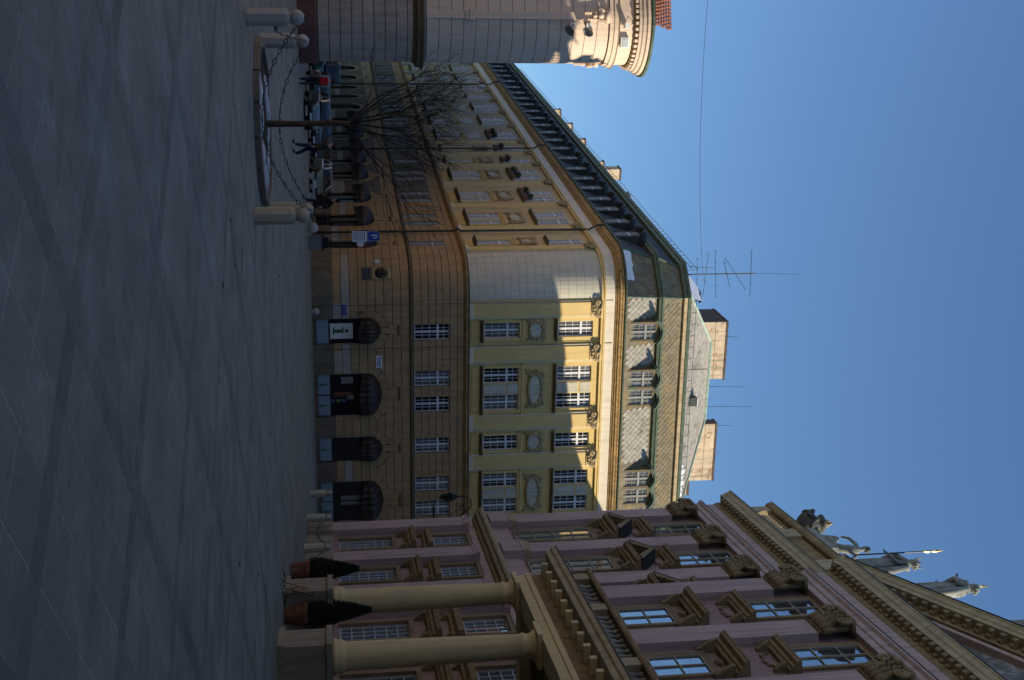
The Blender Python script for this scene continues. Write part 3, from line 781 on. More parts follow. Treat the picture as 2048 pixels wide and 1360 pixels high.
MB().sweep(LOW, seg_left, closed=False).obj('roof_slope', 'slate_dark', roof)
MB().sweep(MID, seg_front, closed=False).obj('roof_slope', 'slate_moss', roof)
MB().sweep(MID, seg_corner, closed=False).obj('roof_slope', 'slate_moss', roof)
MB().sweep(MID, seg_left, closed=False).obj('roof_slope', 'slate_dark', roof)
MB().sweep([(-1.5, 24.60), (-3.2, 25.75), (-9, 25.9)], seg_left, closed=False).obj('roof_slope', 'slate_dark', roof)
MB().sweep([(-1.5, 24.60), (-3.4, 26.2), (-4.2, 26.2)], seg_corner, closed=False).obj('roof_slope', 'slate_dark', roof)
MB().sweep([(-0.5, 22.34), (-0.36, 22.36), (-0.30, 22.50), (-0.22, 22.56), (-0.22, 22.66), (-0.35, 22.72), (-0.7, 22.80)], rpath).obj('roof_ledge', 'copper_green', roof)
MB().sweep([(-1.38, 24.28), (-1.16, 24.30), (-1.12, 24.52), (-1.5, 24.54)], rpath[:2]).obj('roof_ledge', 'ledge_tan', roof)
MB().sweep([(-1.38, 24.28), (-1.16, 24.30), (-1.12, 24.52), (-1.5, 24.54)], rpath[1:]).obj('roof_ledge', 'copper_green', roof)
MB().sweep([(-1.20, 24.545), (-1.06, 24.545), (-1.02, 24.74), (-1.06, 24.74), (-1.12, 24.60), (-1.2, 24.60)], rpath).obj('gutter', 'copper_green', roof)
# front upper roof, hipped at both ends
def fpt(s, off, z): p = T1 + DF*s + NF*off; q = rel(p); return (q[0], q[1], z)
q = MB(); A = [fpt(0.0, -1.5, 24.62), fpt(16.9, -1.5, 24.62), fpt(16.9, -9, 24.62), fpt(-1.0, -9, 24.62), fpt(4.6, -4.7, 27.4), fpt(10.4, -4.7, 27.3)]
q.add(A, [(0, 1, 5, 4), (1, 2, 5), (2, 3, 4, 5), (3, 0, 4)]); q.obj('roof_slope', 'slate', roof)
MB().tube([fpt(4.55, -4.7, 27.44), fpt(10.45, -4.7, 27.34)], 0.11, 6).obj('ridge_cap', 'copper_pale', roof)
MB().tube([fpt(0.0, -1.5, 24.66), fpt(4.6, -4.7, 27.44)], 0.07, 6).obj('ridge_cap', 'copper_pale', roof)
MB().tube([fpt(16.9, -1.5, 24.66), fpt(10.4, -4.7, 27.36)], 0.07, 6).obj('ridge_cap', 'copper_pale', roof)
# hip ribs of the corner facet
def hip(off, z, seg, i): p, mi = seg[i]; return (p[0] + mi[0]*off, p[1] + mi[1]*off, z)
for i, seg in ((1, seg_front), (0, seg_left)):
    MB().tube([hip(0.27, 20.06, seg, i), hip(-0.60, 22.38, seg, i)], 0.07, 6).obj('hip_rib', 'copper_green', roof)
    MB().tube([hip(-0.64, 22.76, seg, i), hip(-1.40, 24.32, seg, i)], 0.07, 6).obj('hip_rib', 'copper_green', roof)
# snow lying on the corner and in patches
def snow_patch(seg, o0, z0, o1, z1, a, b, name='snow', mt='snow', n=7, thick=0.06):
    (p0, m0), (p1, m1) = seg; q = MB(); vs = []
    rnd = random.Random(int(a*1000) + int(b*77))
    for i in range(n+1):
        t = a + (b-a)*i/n
        for k in (0.0, 0.5, 1.0):
            kk = k + (rnd.uniform(-0.16, 0.16) if k > 0.9 else 0)
            o = o0 + (o1-o0)*kk; z = z0 + (z1-z0)*kk
            x0, y0 = p0[0] + m0[0]*o, p0[1] + m0[1]*o; x1, y1 = p1[0] + m1[0]*o, p1[1] + m1[1]*o
            vs.append((x0 + (x1-x0)*t, y0 + (y1-y0)*t, z + thick*(1.0 if k == 0.5 else 0.25)))
    q.add(vs, [(i*3+k, i*3+k+1, i*3+k+4, i*3+k+3) for i in range(n) for k in (0, 1)])
    return q.obj(name, mt, roof, smooth=True)
snow_patch(seg_corner, -1.55, 24.68, -3.2, 26.07, 0.02, 0.95)
snow_patch(seg_corner, 0.22, 20.14, -0.05, 20.80, 0.35, 0.99, thick=0.1)
for a, b in ((0.06, 0.075), (0.12, 0.16), (0.24, 0.255), (0.29, 0.345), (0.36, 0.43), (0.47, 0.49), (0.55, 0.60), (0.7, 0.74)): snow_patch(seg_left, -1.6, 24.68, -2.8, 25.5, a, b)
q = MB()
for i in range(9):
    s0 = 12.6 + i*0.42; h = 0.5 + 0.3*random.random()
    q.add([fpt(s0, -1.56, 24.73), fpt(s0+0.4, -1.56, 24.73), fpt(s0+0.38, -1.56-h, 24.73+h*0.86), fpt(s0+0.05, -1.56-h*0.8, 24.73+h*0.7)], [(0, 1, 2, 3)])
q.obj('snow', 'snow', roof)
# diamond slates
DORM = [(1.6, 3.05), (4.85, 7.55), (11.75, 14.85)]
def slate_set(o0, z0, o1, z1, s0, s1, mt, tw=0.40, th=0.46, skip=(), zlim=9):
    """rhombus slates on the front slope: list of (s, off, z), and the mesh for one"""
    L = math.hypot(o1-o0, z1-z0); ex = ((o1-o0)/L, (z1-z0)/L); nz = (-(ex[1]) * -1, -ex[0])   # outward normal of slope in (off,z)
    nn = (ex[1], -ex[0])
    me = MB()
    def P(x, t, h): return (x, -(ex[0]*t + nn[0]*h), ex[1]*t + nn[1]*h)
    g = 0.012
    vs = [P(0, -th/2+g, 0.035), P(tw/2-g, 0, 0.024), P(0, th/2-g, 0.010), P(-tw/2+g, 0, 0.024)] + [P(0, -th/2+g, 0.012), P(tw/2-g, 0, 0.004), P(0, th/2-g, -0.004), P(-tw/2+g, 0, 0.004)]
    me.add(vs, [(0,1,2,3), (0,4,5,1), (1,5,6,2), (2,6,7,3), (3,7,4,0)])
    mesh = me.mesh('slate', mt); pos = []
    rows = int(L/(th/2))
    for r in range(1, rows):
        t = r*th/2
        s = s0 + (tw/2 if r % 2 else 0) + tw/2
        while s < s1 - tw/2:
            off = o0 + ex[0]*t; z = z0 + ex[1]*t
            if not any(a - 0.2 < s < b + 0.2 and z < zl for a, b, zl in skip): pos.append((s, off, z))
            s += tw
    return mesh, pos
sk = [(a, b, 22.3) for a, b in DORM]
smesh, spos = slate_set(LOW[0][0], LOW[0][1], LOW[1][0], LOW[1][1], 0.0, 16.2, 'slate', skip=sk)
srest = MB()
for i, (s, off, z) in enumerate(spos):
    if i < 300: put('slate', smesh, roof, FF.loc(s, off, z), FF.rz)
    else:
        M4 = Matrix.Translation(FF.loc(s, off, z)) @ Matrix.Rotation(FF.rz, 4, 'Z')
        srest.add([tuple(M4 @ v.co) for v in smesh.vertices], [tuple(p.vertices) for p in smesh.polygons])
o = srest.obj('slates', 'slate', roof); o['kind'] = 'stuff'
smesh, spos = slate_set(MID[0][0], MID[0][1], MID[1][0], MID[1][1], 0.75, 17, 'slate_moss')
srest = MB()
for s, off, z in spos:
    M4 = Matrix.Translation(FF.loc(s, off, z)) @ Matrix.Rotation(FF.rz, 4, 'Z')
    srest.add([tuple(M4 @ v.co) for v in smesh.vertices], [tuple(p.vertices) for p in smesh.polygons])
o = srest.obj('slates', 'slate_moss', roof); o['kind'] = 'stuff'
# --- dormers
def hood_mesh(w, humps, mt):
    mb = MB(); n = 14; top = []
    for i in range(n+1):
        t = i/n; x = -w/2 - 0.16 + (w + 0.32)*t
        z = 0.36*abs(sin(pi*t*humps))**0.8 if humps > 1 else 0.36*sin(pi*t)
        if humps > 1: z = max(z, 0.10*sin(pi*t))
        top.append((x, z))
    pts = [(x, z) for x, z in top] + [(x, z + 0.15) for x, z in reversed(top)]
    mb.prism(pts, -0.34, 0.62)
    pts2 = [(x*0.94, z - 0.10) for x, z in top] + [(x*0.94, z - 0.002) for x, z in reversed(top)]
    mb.prism(pts2, -0.22, 0.5)
    return mb.mesh('dormer_hood', mt)
def dormer_body(w, nwin, mt):
    mb = MB(); H = 1.98
    for x in (-w/2, w/2 - 0.13): mb.box(x, x+0.13, -0.02, 0.12, 0, H)
    if nwin == 2: mb.box(-0.09, 0.09, -0.02, 0.12, 0, H)
    mb.box(-w/2, w/2, 0.0, 0.12, -0.02, 0.10); mb.box(-w/2, w/2, 0.01, 0.13, H-0.05, H+0.22)
    for x in (-w/2, w/2 - 0.05): mb.xprism([(-0.1, 0), (-0.1, H), (-0.78, H), (-0.02, 0)], x, x+0.05)
    return mb.mesh('dormer', mt)
dw_w = casement(1.10, 1.88, 1.18, 'dormer_frame', True, 4, 0.06, (3, 2)); dw_p = pane_mesh(0.86, 1.8, 'glass'); dw_pw = pane_mesh(1.04, 1.83, 'glass_curtain')
dw_l = casement(0.92, 1.85, 1.18, 'frame_grey', True, 2, 0.06, (2, 1))
db1, db2, hd1, hd2 = dormer_body(1.32, 1, 'dormer_wood'), dormer_body(2.56, 2, 'dormer_wood'), hood_mesh(1.32, 1, 'copper_green'), hood_mesh(2.56, 2, 'copper_green')
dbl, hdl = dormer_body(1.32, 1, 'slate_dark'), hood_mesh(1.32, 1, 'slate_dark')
def dormer(fr, x, two, body, hood, win):
    d = fr.put('dormer', body, x, 0.12, 20.12)
    for dx in ((-0.64, 0.64) if two else (0,)):
        put('window_frame', win, d, (dx, 0.07, 0.10)); put('pane', dw_pw if win is dw_w else dw_p, d, (dx, 0.085, 0.12))
    put('dormer_hood', hood, d, (0, 0, 1.99))
dormer(FF, 2.32, False, db1, hd1, dw_w); dormer(FF, 6.2, True, db2, hd2, dw_w); dormer(FF, 13.3, True, db2, hd2, dw_w)
for s in (3.4, 6.6, 9.8, 12.7, 15.9, 18.9, 22.2, 25.9, 29.6, 32.9, 36.2, 39.4, 42.7, 46.2, 49.7, 53.0, 56.2, 59.6, 63.3, 66.9, 70.4, 73.6, 76.9, 80.2):
    dormer(FL, -s, False, dbl, hdl, dw_l)
# --- chimneys
def chimney(s0, s1, off, dep, z0, z1, dark_left=True):
    c = MB().box(s0, s1, -off, -off+dep, z0, z1).obj('chimney', 'chimney', yb, FF.loc(0), FF.rz)
    MB().box(s0-0.05, s1+0.05, -off-0.05, -off+dep+0.05, z1, z1+0.14).obj('chimney_cap', 'brick_and_shade', c)
    q = MB(); q.box(s0-0.02, s0-0.004, -off+0.01, -off+dep, z0, z1-0.01); q.obj('shade_side', 'brick_and_shade', c)  # left face painted dark: shade of the side turned from the sun
    MB().box(s0, s1, -off-0.03, -off-0.002, z1-0.75, z1-0.70).obj('chimney_band', 'ledge_tan', c)
chimney(3.25, 7.45, -4.95, 3.4, 25.0, 28.55); chimney(10.85, 15.2, -4.95, 0.9, 25.0, 28.25); chimney(15.22, 16.3, -5.0, 0.8, 24.6, 26.45)
def lchim(s, off, w, d, z1):
    c = MB().box(-s-w/2, -s+w/2, -off, -off+d, 25.0, z1).obj('chimney', 'chimney', yb, FL.loc(0), FL.rz)
    MB().box(-s-w/2-0.06, -s+w/2+0.06, -off-0.06, -off+d+0.06, z1, z1+0.15).obj('chimney_cap', 'brick_and_shade', c)
lchim(27, -3.4, 1.0, 0.9, 27.0); lchim(37, -3.5, 1.3, 1.0, 28.4); lchim(39.6, -3.5, 0.6, .6, 27.4); lchim(50, -3.6, .8, .8, 27.6); lchim(58, -3.6, .8, .8, 27.7); lchim(66, -3.6, .8, .8, 27.8)
# --- aerials and rods
an = MB(); an.tube([fpt(-0.45, -4.0, 25.0), fpt(-0.45, -4.0, 30.0)], 0.045, 6)
an.tube([fpt(-0.45, -4.0, 30.0), fpt(-0.35, -4.0, 33.4)], 0.012, 5)
an = an.obj('aerial_mast', 'iron', yb)
def yagi(z, half, n, rlen, head, tilt=0.0):
    y = MB(); d = DF*cos(head) + NF*sin(head); b = Vector((d.x, d.y, tilt)); c = Vector(fpt(-0.45, -4.0, z)); sd = Vector((-d.y, d.x, 0))
    y.tube([c - b*half, c + b*half], 0.016, 5)
    for i in range(n):
        p = c + b*half*(-1 + 2*i/(n-1)); l = rlen*(1 - 0.4*i/n)
        y.tube([p - sd*l + Vector((0, 0, -0.0)), p + sd*l], 0.009, 4)
        y.tube([p - Vector((0, 0, l*0.5)), p + Vector((0, 0, l*0.5))], 0.008, 4) if n < 5 else None
    y.obj('aerial', 'metal_dark', an)
yagi(25.9, 1.1, 4, 0.35, 0.15); yagi(26.5, 1.5, 4, 0.5, -0.2); yagi(27.2, 1.6, 5, 0.45, 0.25); yagi(28.0, 1.0, 7, 0.35, -0.3, 0.35); yagi(28.6, 1.1, 9, 0.25, 0.4, 0.6); yagi(29.7, 1.6, 12, 0.22, 0.1)
for s, off, z0, z1 in ((7.9, -4.7, 27.0, 30.2), (9.4, -4.7, 27.0, 30.9), (10.95, -5.0, 28.0, 29.6), (4.3, -5.0, 28.5, 29.6), (-0.9, -4.4, 25.5, 27.3)):
    MB().tube([fpt(s, off, z0), fpt(s + 0.12, off, z1)], [0.022, 0.012], 5).obj('lightning_rod', 'metal_dark', yb)
MB().tube([fpt(5.9, -2.6, 25.4), fpt(5.9, -2.6, 26.6)], 0.03, 5).obj('roof_vent_pipe', 'metal_dark', yb)
q = MB().box(7.9, 8.5, 2.35, 2.9, 25.3, 25.95).obj('roof_hatch', 'metal_dark', yb, FF.loc(0), FF.rz)
MB().box(7.9, 8.5, 2.30, 2.6, 25.955, 26.0).obj('snow', 'snow', q)
# snow guards: rails with posts
sg = MB()
sg.tube([fpt(0.8, -2.05, 25.38), fpt(16.4, -2.05, 25.38)], 0.016, 4)
for i in range(20): s = 0.9 + i*0.8; sg.tube([fpt(s, -1.75, 24.85), fpt(s, -2.05, 25.38), fpt(s, -2.1, 25.12)], 0.014, 4)
sg.obj('snow_guard', 'metal_dark', roof)
sg = MB()
def lpt(s, off, z): p = T2 + DLs*s + NL*off; r_ = rel(p); return (r_[0], r_[1], z)
for zz in (25.75, 26.1): sg.tube([lpt(2, -2.1, zz), lpt(86, -2.1, zz)], 0.02, 4)
for i in range(100): s = 2 + i*0.84; sg.tube([lpt(s, -2.1, 24.95), lpt(s, -2.1, 26.1)], 0.016, 4)
sg.obj('roof_railing', 'metal_dark', roof)
# --- rain pipes, hopper, brackets
def downpipe(fr, x, off=0.26):
    p = MB(); p.tube([fr.loc(x, 0.58, 19.85), fr.loc(x, 0.55, 19.3), fr.loc(x, off, 18.8), fr.loc(x, off, 9.95), fr.loc(x, off+0.18, 9.7), fr.loc(x, off, 9.4), fr.loc(x, off, 0.2)], 0.075, 8)
    p = p.obj('downpipe', 'pipe', yb, smooth=True)
    for z in (2.2, 4.9, 7.7, 11.0, 13.5, 16.0, 18.2):
        a = MB(); a.lathe([(0.10, -0.03), (0.10, 0.03)], 8, fr.loc(x, off, z)); a.obj('pipe_bracket', 'pipe', p)
downpipe(FL, -4.15); downpipe(FL, -60.3); downpipe(FL, -28.9)
MB().tube([FF.loc(3.02, 0.18, 19.2), FF.loc(3.02, 0.12, 18.3), FF.loc(3.02, 0.12, 0.3)], 0.016, 5).obj('lightning_cable', 'pipe', yb)
MB().tube([FF.loc(0.16, 0.2, 19.2), FF.loc(0.16, 0.13, 18.3), FF.loc(0.16, 0.13, 0.3)], 0.014, 5).obj('lightning_cable', 'pipe', yb)
MB().box(-0.2, 0.2, -0.22, 0, 0, 0.7).obj('cable_box', 'sign_white', yb, FL.loc(-59.6, 0.1, 17.5), FL.rz)
# --- plates and signs fixed to the walls
def arc_place(deg, z, off=0.05):
    a = math.atan2(NF.y, NF.x) + R(deg); p = CEN + Vector((cos(a), sin(a)))*(RC + off); q = rel(p); return (q[0], q[1], z), a + pi/2
def text_mesh(txt, size, mt, name):
    cu = bpy.data.curves.new(name, 'FONT'); cu.body = txt; cu.size = size; cu.align_x = 'CENTER'; cu.align_y = 'CENTER'; cu.extrude = 0.002
    ob = bpy.data.objects.new(name, cu); col.objects.link(ob)
    dg = bpy.context.evaluated_depsgraph_get(); me = bpy.data.meshes.new_from_object(ob.evaluated_get(dg)); me.name = name
    bpy.data.objects.remove(ob); bpy.data.curves.remove(cu)
    me.transform(Matrix.Rotation(pi/2, 4, 'X')); me.materials.clear(); me.materials.append(MT[mt]); return me
def plate(w, h, t, mt, loc, rz, label): return MB().box(-w/2, w/2, -t, 0, 0, h).obj('wall_plate', mt, yb, loc, rz, label=label)
L_, r_ = arc_place(-41, 3.14); plate(0.82, 0.58, 0.05, 'sign_ink', L_, r_, 'black memorial plate under the relief')
L_, r_ = arc_place(-41, 3.80); p = plate(0.86, 1.14, 0.05, 'stucco', L_, r_, 'stone tablet with a dark bronze portrait relief')
q = MB(); q.lathe([(0.42, 0), (0.40, 0.03), (0.30, 0.06)], 20, (0, 0, 0), cap=True)
me = q.mesh('relief', 'bronze', True); me.transform(Matrix.Rotation(pi/2, 4, 'X')); me.transform(Matrix.Scale(0.95, 4, (1, 0, 0)))
rl = put('relief', me, p, (0, -0.052, 0.55))
q = MB(); q.ball((0.02, -0.10, 0.10), 0.17, 10, 7, 0.6, 1.2); q.ball((0.0, -0.10, -0.16), 0.22, 10, 6, 0.5, 0.7); q.ball((-0.13, -0.12, 0.10), 0.05, 6, 4); q.obj('portrait', 'bronze', rl, smooth=True)
L_, r_ = arc_place(-62, 3.98); p = plate(0.34, 0.30, 0.03, 'sign_white', L_, r_, 'small white house number plate'); put('numeral', text_mesh('2', 0.24, 'sign_ink', 'numeral'), p, (0, -0.034, 0.15))
p = plate(0.66, 0.24, 0.03, 'sign_blue', FF.loc(0.48, 0.05, 1.86), FF.rz, 'small blue enamel plate beside the information door')
q = MB(); [q.box(-0.26 + 0.13*i, -0.19 + 0.13*i, -0.034, -0.031, 0.06, 0.18) for i in range(5)]; q.obj('lettering', 'cloth_grey', p)
plate(0.22, 0.25, 0.08, 'wood_brown', FF.loc(0.63, 0.05, 2.94), FF.rz, 'small brown letter box')
p = plate(0.82, 0.38, 0.03, 'sign_white', FF.loc(3.92, 0.05, 3.92), FF.rz, 'white street name plate with blue lettering')
q = MB(); [q.box(-0.34 + 0.09*i, -0.285 + 0.09*i, -0.034, -0.031, 0.20, 0.29) for i in range(8)]; [q.box(-0.26 + 0.09*i, -0.205 + 0.09*i, -0.034, -0.031, 0.07, 0.16) for i in range(6)]; q.obj('lettering', 'sign_blue', p)
for x0, x1, z0 in ((3.15, 4.5, 1.30), (3.15, 4.5, 1.83)):
    MB().box(x0, x1, -0.052, -0.046, z0 + 0.03, z0 + 0.49).obj('repainted_patch', 'pale_patch', yb, FF.loc(0), FF.rz)
# --- flower boxes on the street-side sills
def bush(mb, c, r, n, rnd, size=0.09):
    for _ in range(n):
        d = Vector((rnd.gauss(0, 1), rnd.gauss(0, 1), rnd.gauss(0, 1)))
        d = d.normalized()*r*(0.35 + 0.65*rnd.random()); p = Vector(c) + Vector((d.x, d.y*0.7, d.z*0.8))
        a = Vector((rnd.gauss(0, 1), rnd.gauss(0, 1), rnd.gauss(0, 1))).normalized(); b = a.cross(Vector((rnd.gauss(0, 1), rnd.gauss(0, 1), rnd.gauss(0, 1)))).normalized()
        s = size*(0.6 + 0.8*rnd.random())
        mb.add([p - a*s, p + b*s*0.45, p + a*s, p - b*s*0.45], [(0, 1, 2, 3)])
rnd = random.Random(11)
for s in (7.0, 8.7, 13.0, 14.8, 19.5, 21.3, 25.3, 29.7, 34.4, 36.0):
    if s < 9: continue
    t = thing('window_box', 'dark straggly plant in a box on an upper sill above the street', 'plant', Vector(FL.loc(-s, 0.2, 15.60)) + yb.location, FL.rz, 'plants on the upper sills along the street')
    MB().box(-0.40, 0.40, -0.12, 0.12, 0, 0.2).obj('box', 'wood_brown', t)
    q = MB(); bush(q, (0, -0.05, 0.42), 0.42, 130, rnd); q.obj('foliage', 'flower_leaf', t)
    q = MB(); bush(q, (0, -0.14, 0.30), 0.40, 40, rnd, 0.06); q.obj('blossom', 'flower_red', t)
# ------------------------------------------------------------------ pink palace
HP = R(-8.5)
PO = Vector((8.4, 58.5)); DP = Vector((-sin(HP), -cos(HP)))
pal = thing('palace', 'pink classical palace with giant pilasters, columned balcony portico and pediment', 'building', (PO.x, PO.y, 0))
FP = Fr(pal, PO, DP)
S0, SR0, SR1, SE = 0.9, 14.6, 44.8, 98.0
RO = 1.25                                            # how far the central block stands forward
bays_l = [3.63, 7.82, 12.0]
bays_r = [17.1, 21.3, 25.55, 29.75, 33.95, 38.15, 42.3]
bays_w = [47.5, 51.7, 55.9, 60.1, 64.3, 68.5, 72.7]
pil_l = [1.55, 5.90, 10.2]; pil_r = [15.2, 19.4, 23.6, 27.85, 32.1, 36.3, 40.4, 44.2]
PW = 1.48
ROWS = [(1.43, 3.75), (5.60, 7.10), (9.28, 12.78), (15.55, 18.08)]
def pobj(mb, name, mt, parent=None, smooth=False, label=None):
    return mb.obj(name, mt, pal if parent is None else parent, FP.loc(0) if parent is None else (0, 0, 0), FP.rz if parent is None else 0, smooth, label)
def wallsec(x0, x1, off, bays, doors=()):
    holes = [(b-PW/2, b+PW/2, z0, z1) for b in bays for z0, z1 in ROWS if not (b in doors and z0 < 2)] + [(b-1.0, b+1.0, 0.15, 3.9) for b in doors]
    mb = MB(); wall_holes(mb, x0, x1, 0.0, 19.6, holes, -off, 0.34)
    return pobj(mb, 'wall', 'pink_deep')
PDOOR = (25.55, 29.75, 33.95)
wallsec(S0, SR0, 0.0, bays_l); wallsec(SR0, SR1, RO, bays_r, PDOOR); wallsec(SR1, SE, 0.0, bays_w)
q = MB(); q.box(SR0, SR0+0.4, -RO, 0.3, 0, 19.6); q.box(SR1-0.4, SR1, -RO, 0.3, 0, 19.6); pobj(q, 'return_wall', 'pink_deep')
q = MB(); q.box(S0, S0+0.4, 0.001, 17, 0, 19.6); q.box(S0, SE, 16.6, 17, 0, 19.6); q.box(SE-0.4, SE, 0.0, 17, 0, 19.6); pobj(q, 'wall', 'pink_deep')
def pathP(end_over=True):
    A = [(S0, 17.0), (S0, 0.0), (SR0, 0.0), (SR0, -RO), (SR1, -RO), (SR1, 0.0), (SE, 0.0)]
    A = [Vector(a) for a in A]; out = []
    nr = []
    for a, b in zip(A, A[1:]): d = (b-a).normalized(); nr.append(Vector((d.y, -d.x)))
    for i, p in enumerate(A):
        if i == 0: mi = nr[0]
        elif i == len(A)-1: mi = nr[-1]
        else: mi = miter(nr[i-1], nr[i])
        out.append(((p.x, p.y), mi))
    return out
PP = pathP()
def psweep(prof, name, mt, label=None): return pobj(MB().sweep(prof, PP), name, mt, label=label)
psweep([(0, 0), (0.14, 0), (0.14, 1.10), (0.09, 1.15), (0, 1.15)], 'plinth', 'palace_plinth')
psweep([(0, 7.30), (0.06, 7.30), (0.06, 7.62), (0, 7.62)], 'band', 'pink')
psweep([(0, 7.63), (0.16, 7.63), (0.22, 7.74), (0.40, 7.80), (0.42, 7.95), (0, 7.98)], 'ledge', 'palace_stone')
psweep([(0, 7.985), (0.48, 7.985), (0.54, 8.06), (0.54, 8.20), (0.30, 8.32), (0, 8.34)], 'ledge', 'palace_stone_light')
psweep([(0, 8.345), (0.06, 8.345), (0.06, 9.12), (0, 9.12)], 'band', 'pink')
psweep([(0, 18.18), (0.30, 18.18), (0.30, 18.44), (0.35, 18.46), (0.35, 18.68), (0.46, 18.76), (0.46, 18.84), (0, 18.90)], 'architrave', 'pink')
psweep([(0, 18.905), (0.42, 18.86), (0.47, 18.87), (0.47, 18.89), (0, 18.96)], 'architrave_flashing', 'metal_dark')
psweep([(0, 18.965), (0.28, 18.965), (0.28, 19.46), (0, 19.46)], 'frieze', 'pink')
psweep([(0, 19.465), (0.29, 19.465), (0.32, 19.56), (0.34, 19.60), (0.34, 19.90), (0, 19.90)], 'cornice_bed', 'palace_stone')
psweep([(0, 19.905), (0.64, 19.905), (0.66, 20.10), (0.71, 20.16), (0.75, 20.34), (0.78, 20.36), (0.78, 20.42), (0, 20.50)], 'cornice', 'palace_stone_light')
psweep([(0.3, 20.50), (0.77, 20.425), (0.81, 20.43), (0.81, 20.46), (0.3, 20.55)], 'cornice_flashing', 'metal_dark')
# modillions
def modil(mt='palace_stone'):
    mb = MB(); mb.xprism([(0, 0), (0.07, 0.0), (0.11, 0.06), (0.24, 0.08), (0.27, 0.14), (0.27, 0.24), (0, 0.24)], -0.11, 0.11)
    mb.lathe([(0.05, 0), (0.05, 0.001)], 6, (0, -0.3, 0)) if False else None
    return mb.mesh('modillion', mt)
MODM = modil()
def modrow(xa, xb, off, step=0.42):
    n = int((xb-xa)/step)
    for i in range(n+1): FP.put('modillion', MODM, xa + (xb-xa)*i/n, off + 0.341, 19.655)
modrow(S0+0.1, SR0-0.6, 0.0); modrow(SR0-0.2, 34.0, RO)
# pilasters in two orders
def cap_mesh():
    mb = MB(); w = 0.60
    mb.box(-w-0.14, w+0.14, -0.42, 0.02, 1.06, 1.20); mb.box(-w-0.04, w+0.04, -0.10, 0.02, 0, 0.07)
    mb.xprism([(0, 0.06), (0.06, 0.06), (0.10, 0.5), (0.22, 0.9), (0.34, 1.06), (0, 1.06)], -w, w)
    for k in range(4):                               # lower leaves
        x = -w*0.78 + k*w*0.52
        mb.tube([(x, -0.08, 0.08), (x, -0.17, 0.26), (x, -0.27, 0.42), (x, -0.33, 0.40), (x, -0.33, 0.33)], [0.13, 0.15, 0.12, 0.08, 0.04], 6)
    for k in range(3):
        x = -w*0.55 + k*w*0.55
        mb.tube([(x, -0.12, 0.40), (x, -0.22, 0.58), (x, -0.34, 0.74), (x, -0.40, 0.70), (x, -0.39, 0.63)], [0.11, 0.13, 0.11, 0.07, 0.03], 6)
    for sx in (-1, 1):
        mb.spiral(sx*(w-0.02), 0.82, 0.24, 0.075, -0.36, -sx, 1.8, pi/2, 18, 6)
        mb.spiral(sx*0.17, 0.88, 0.13, 0.045, -0.38, sx, 1.5, pi/2)
        mb.tube([(sx*w*1.05, -0.05, 0.1), (sx*w*1.12, -0.12, 0.4), (sx*w*1.2, -0.16, 0.5)], [0.1, 0.12, 0.03], 6)
    mb.ball((0, -0.44, 1.02), 0.13, 8, 5)
    return mb.mesh('capital', 'palace_stone', True)
CAPM = cap_mesh()
def ppil(x, off, cap=True):
    w = 0.60
    p = MB(); p.box(x-w, x+w, -off-0.30, -off, 9.60, 16.95); p = pobj(p, 'pilaster', 'pink')
    pobj(MB().xprism([(0, 8.345), (0.42, 8.345), (0.42, 9.15), (0.46, 9.2), (0.46, 9.28), (0, 9.28)], x-w-0.10, x+w+0.10), 'pilaster_pedestal', 'pink', p).location = (0, -off, 0)
    pobj(MB().xprism([(0, 9.285), (0.42, 9.285), (0.44, 9.38), (0.36, 9.44), (0.38, 9.52), (0.33, 9.60), (0, 9.60)], x-w-0.08, x+w+0.08), 'pilaster_base', 'palace_stone_light', p).location = (0, -off, 0)
    if cap: put('capital', CAPM, p, (x, -off-0.28, 16.97))
    g = MB(); g.box(x-w, x+w, -off-0.30, -off, 1.16, 7.10); g = pobj(g, 'pilaster', 'pink')
    pobj(MB().box(x-w-0.07, x+w+0.07, -off-0.36, -off, 0, 1.155), 'pilaster_plinth', 'palace_plinth', g)
    pobj(MB().xprism([(0, 7.10), (0.34, 7.10), (0.36, 7.2), (0.40, 7.29), (0.40, 7.36), (0, 7.36)], x-w-0.05, x+w+0.05), 'pilaster_cap', 'pink', g).location = (0, -off, 0)
for x in pil_l: ppil(x, 0.0)
for x in pil_r: ppil(x, RO, x < 36)
# windows
def pal_window(w, h, cols, secs, mt, fw=0.05):
    mb = MB(); mb.box(-w/2, -w/2+fw, -0.05, 0.05, 0, h); mb.box(w/2-fw, w/2, -0.05, 0.05, 0, h); mb.box(-w/2+fw, w/2-fw, -0.05, 0.05, 0, fw); mb.box(-w/2+fw, w/2-fw, -0.05, 0.05, h-fw, h)
    panes = []
    zs = [fw] + [h*t for t in secs] + [h-fw]
    for i, (a, b) in enumerate(zip(zs, zs[1:])):
        if i: mb.box(-w/2+fw, w/2-fw, -0.035, 0.04, a-0.018, a+0.018)
        for c in range(cols):
            xa = -w/2+fw + (w-2*fw)*c/cols; xb = -w/2+fw + (w-2*fw)*(c+1)/cols; panes.append(((xa+xb)/2, a+0.012, xb-xa-0.02, b-a-0.024))
    for c in range(1, cols):
        x = -w/2+fw + (w-2*fw)*c/cols; t = 0.024 if cols == 2 else 0.018
        mb.box(x-t, x+t, -0.04, 0.04, fw, h-fw)
    return mb.mesh('window', mt), panes
pane_cache = {}
def pane_for(w, h):
    k = (round(w, 3), round(h, 3))
    if k not in pane_cache: pane_cache[k] = pane_mesh(w, h, 'glass_palace')
    return pane_cache[k]
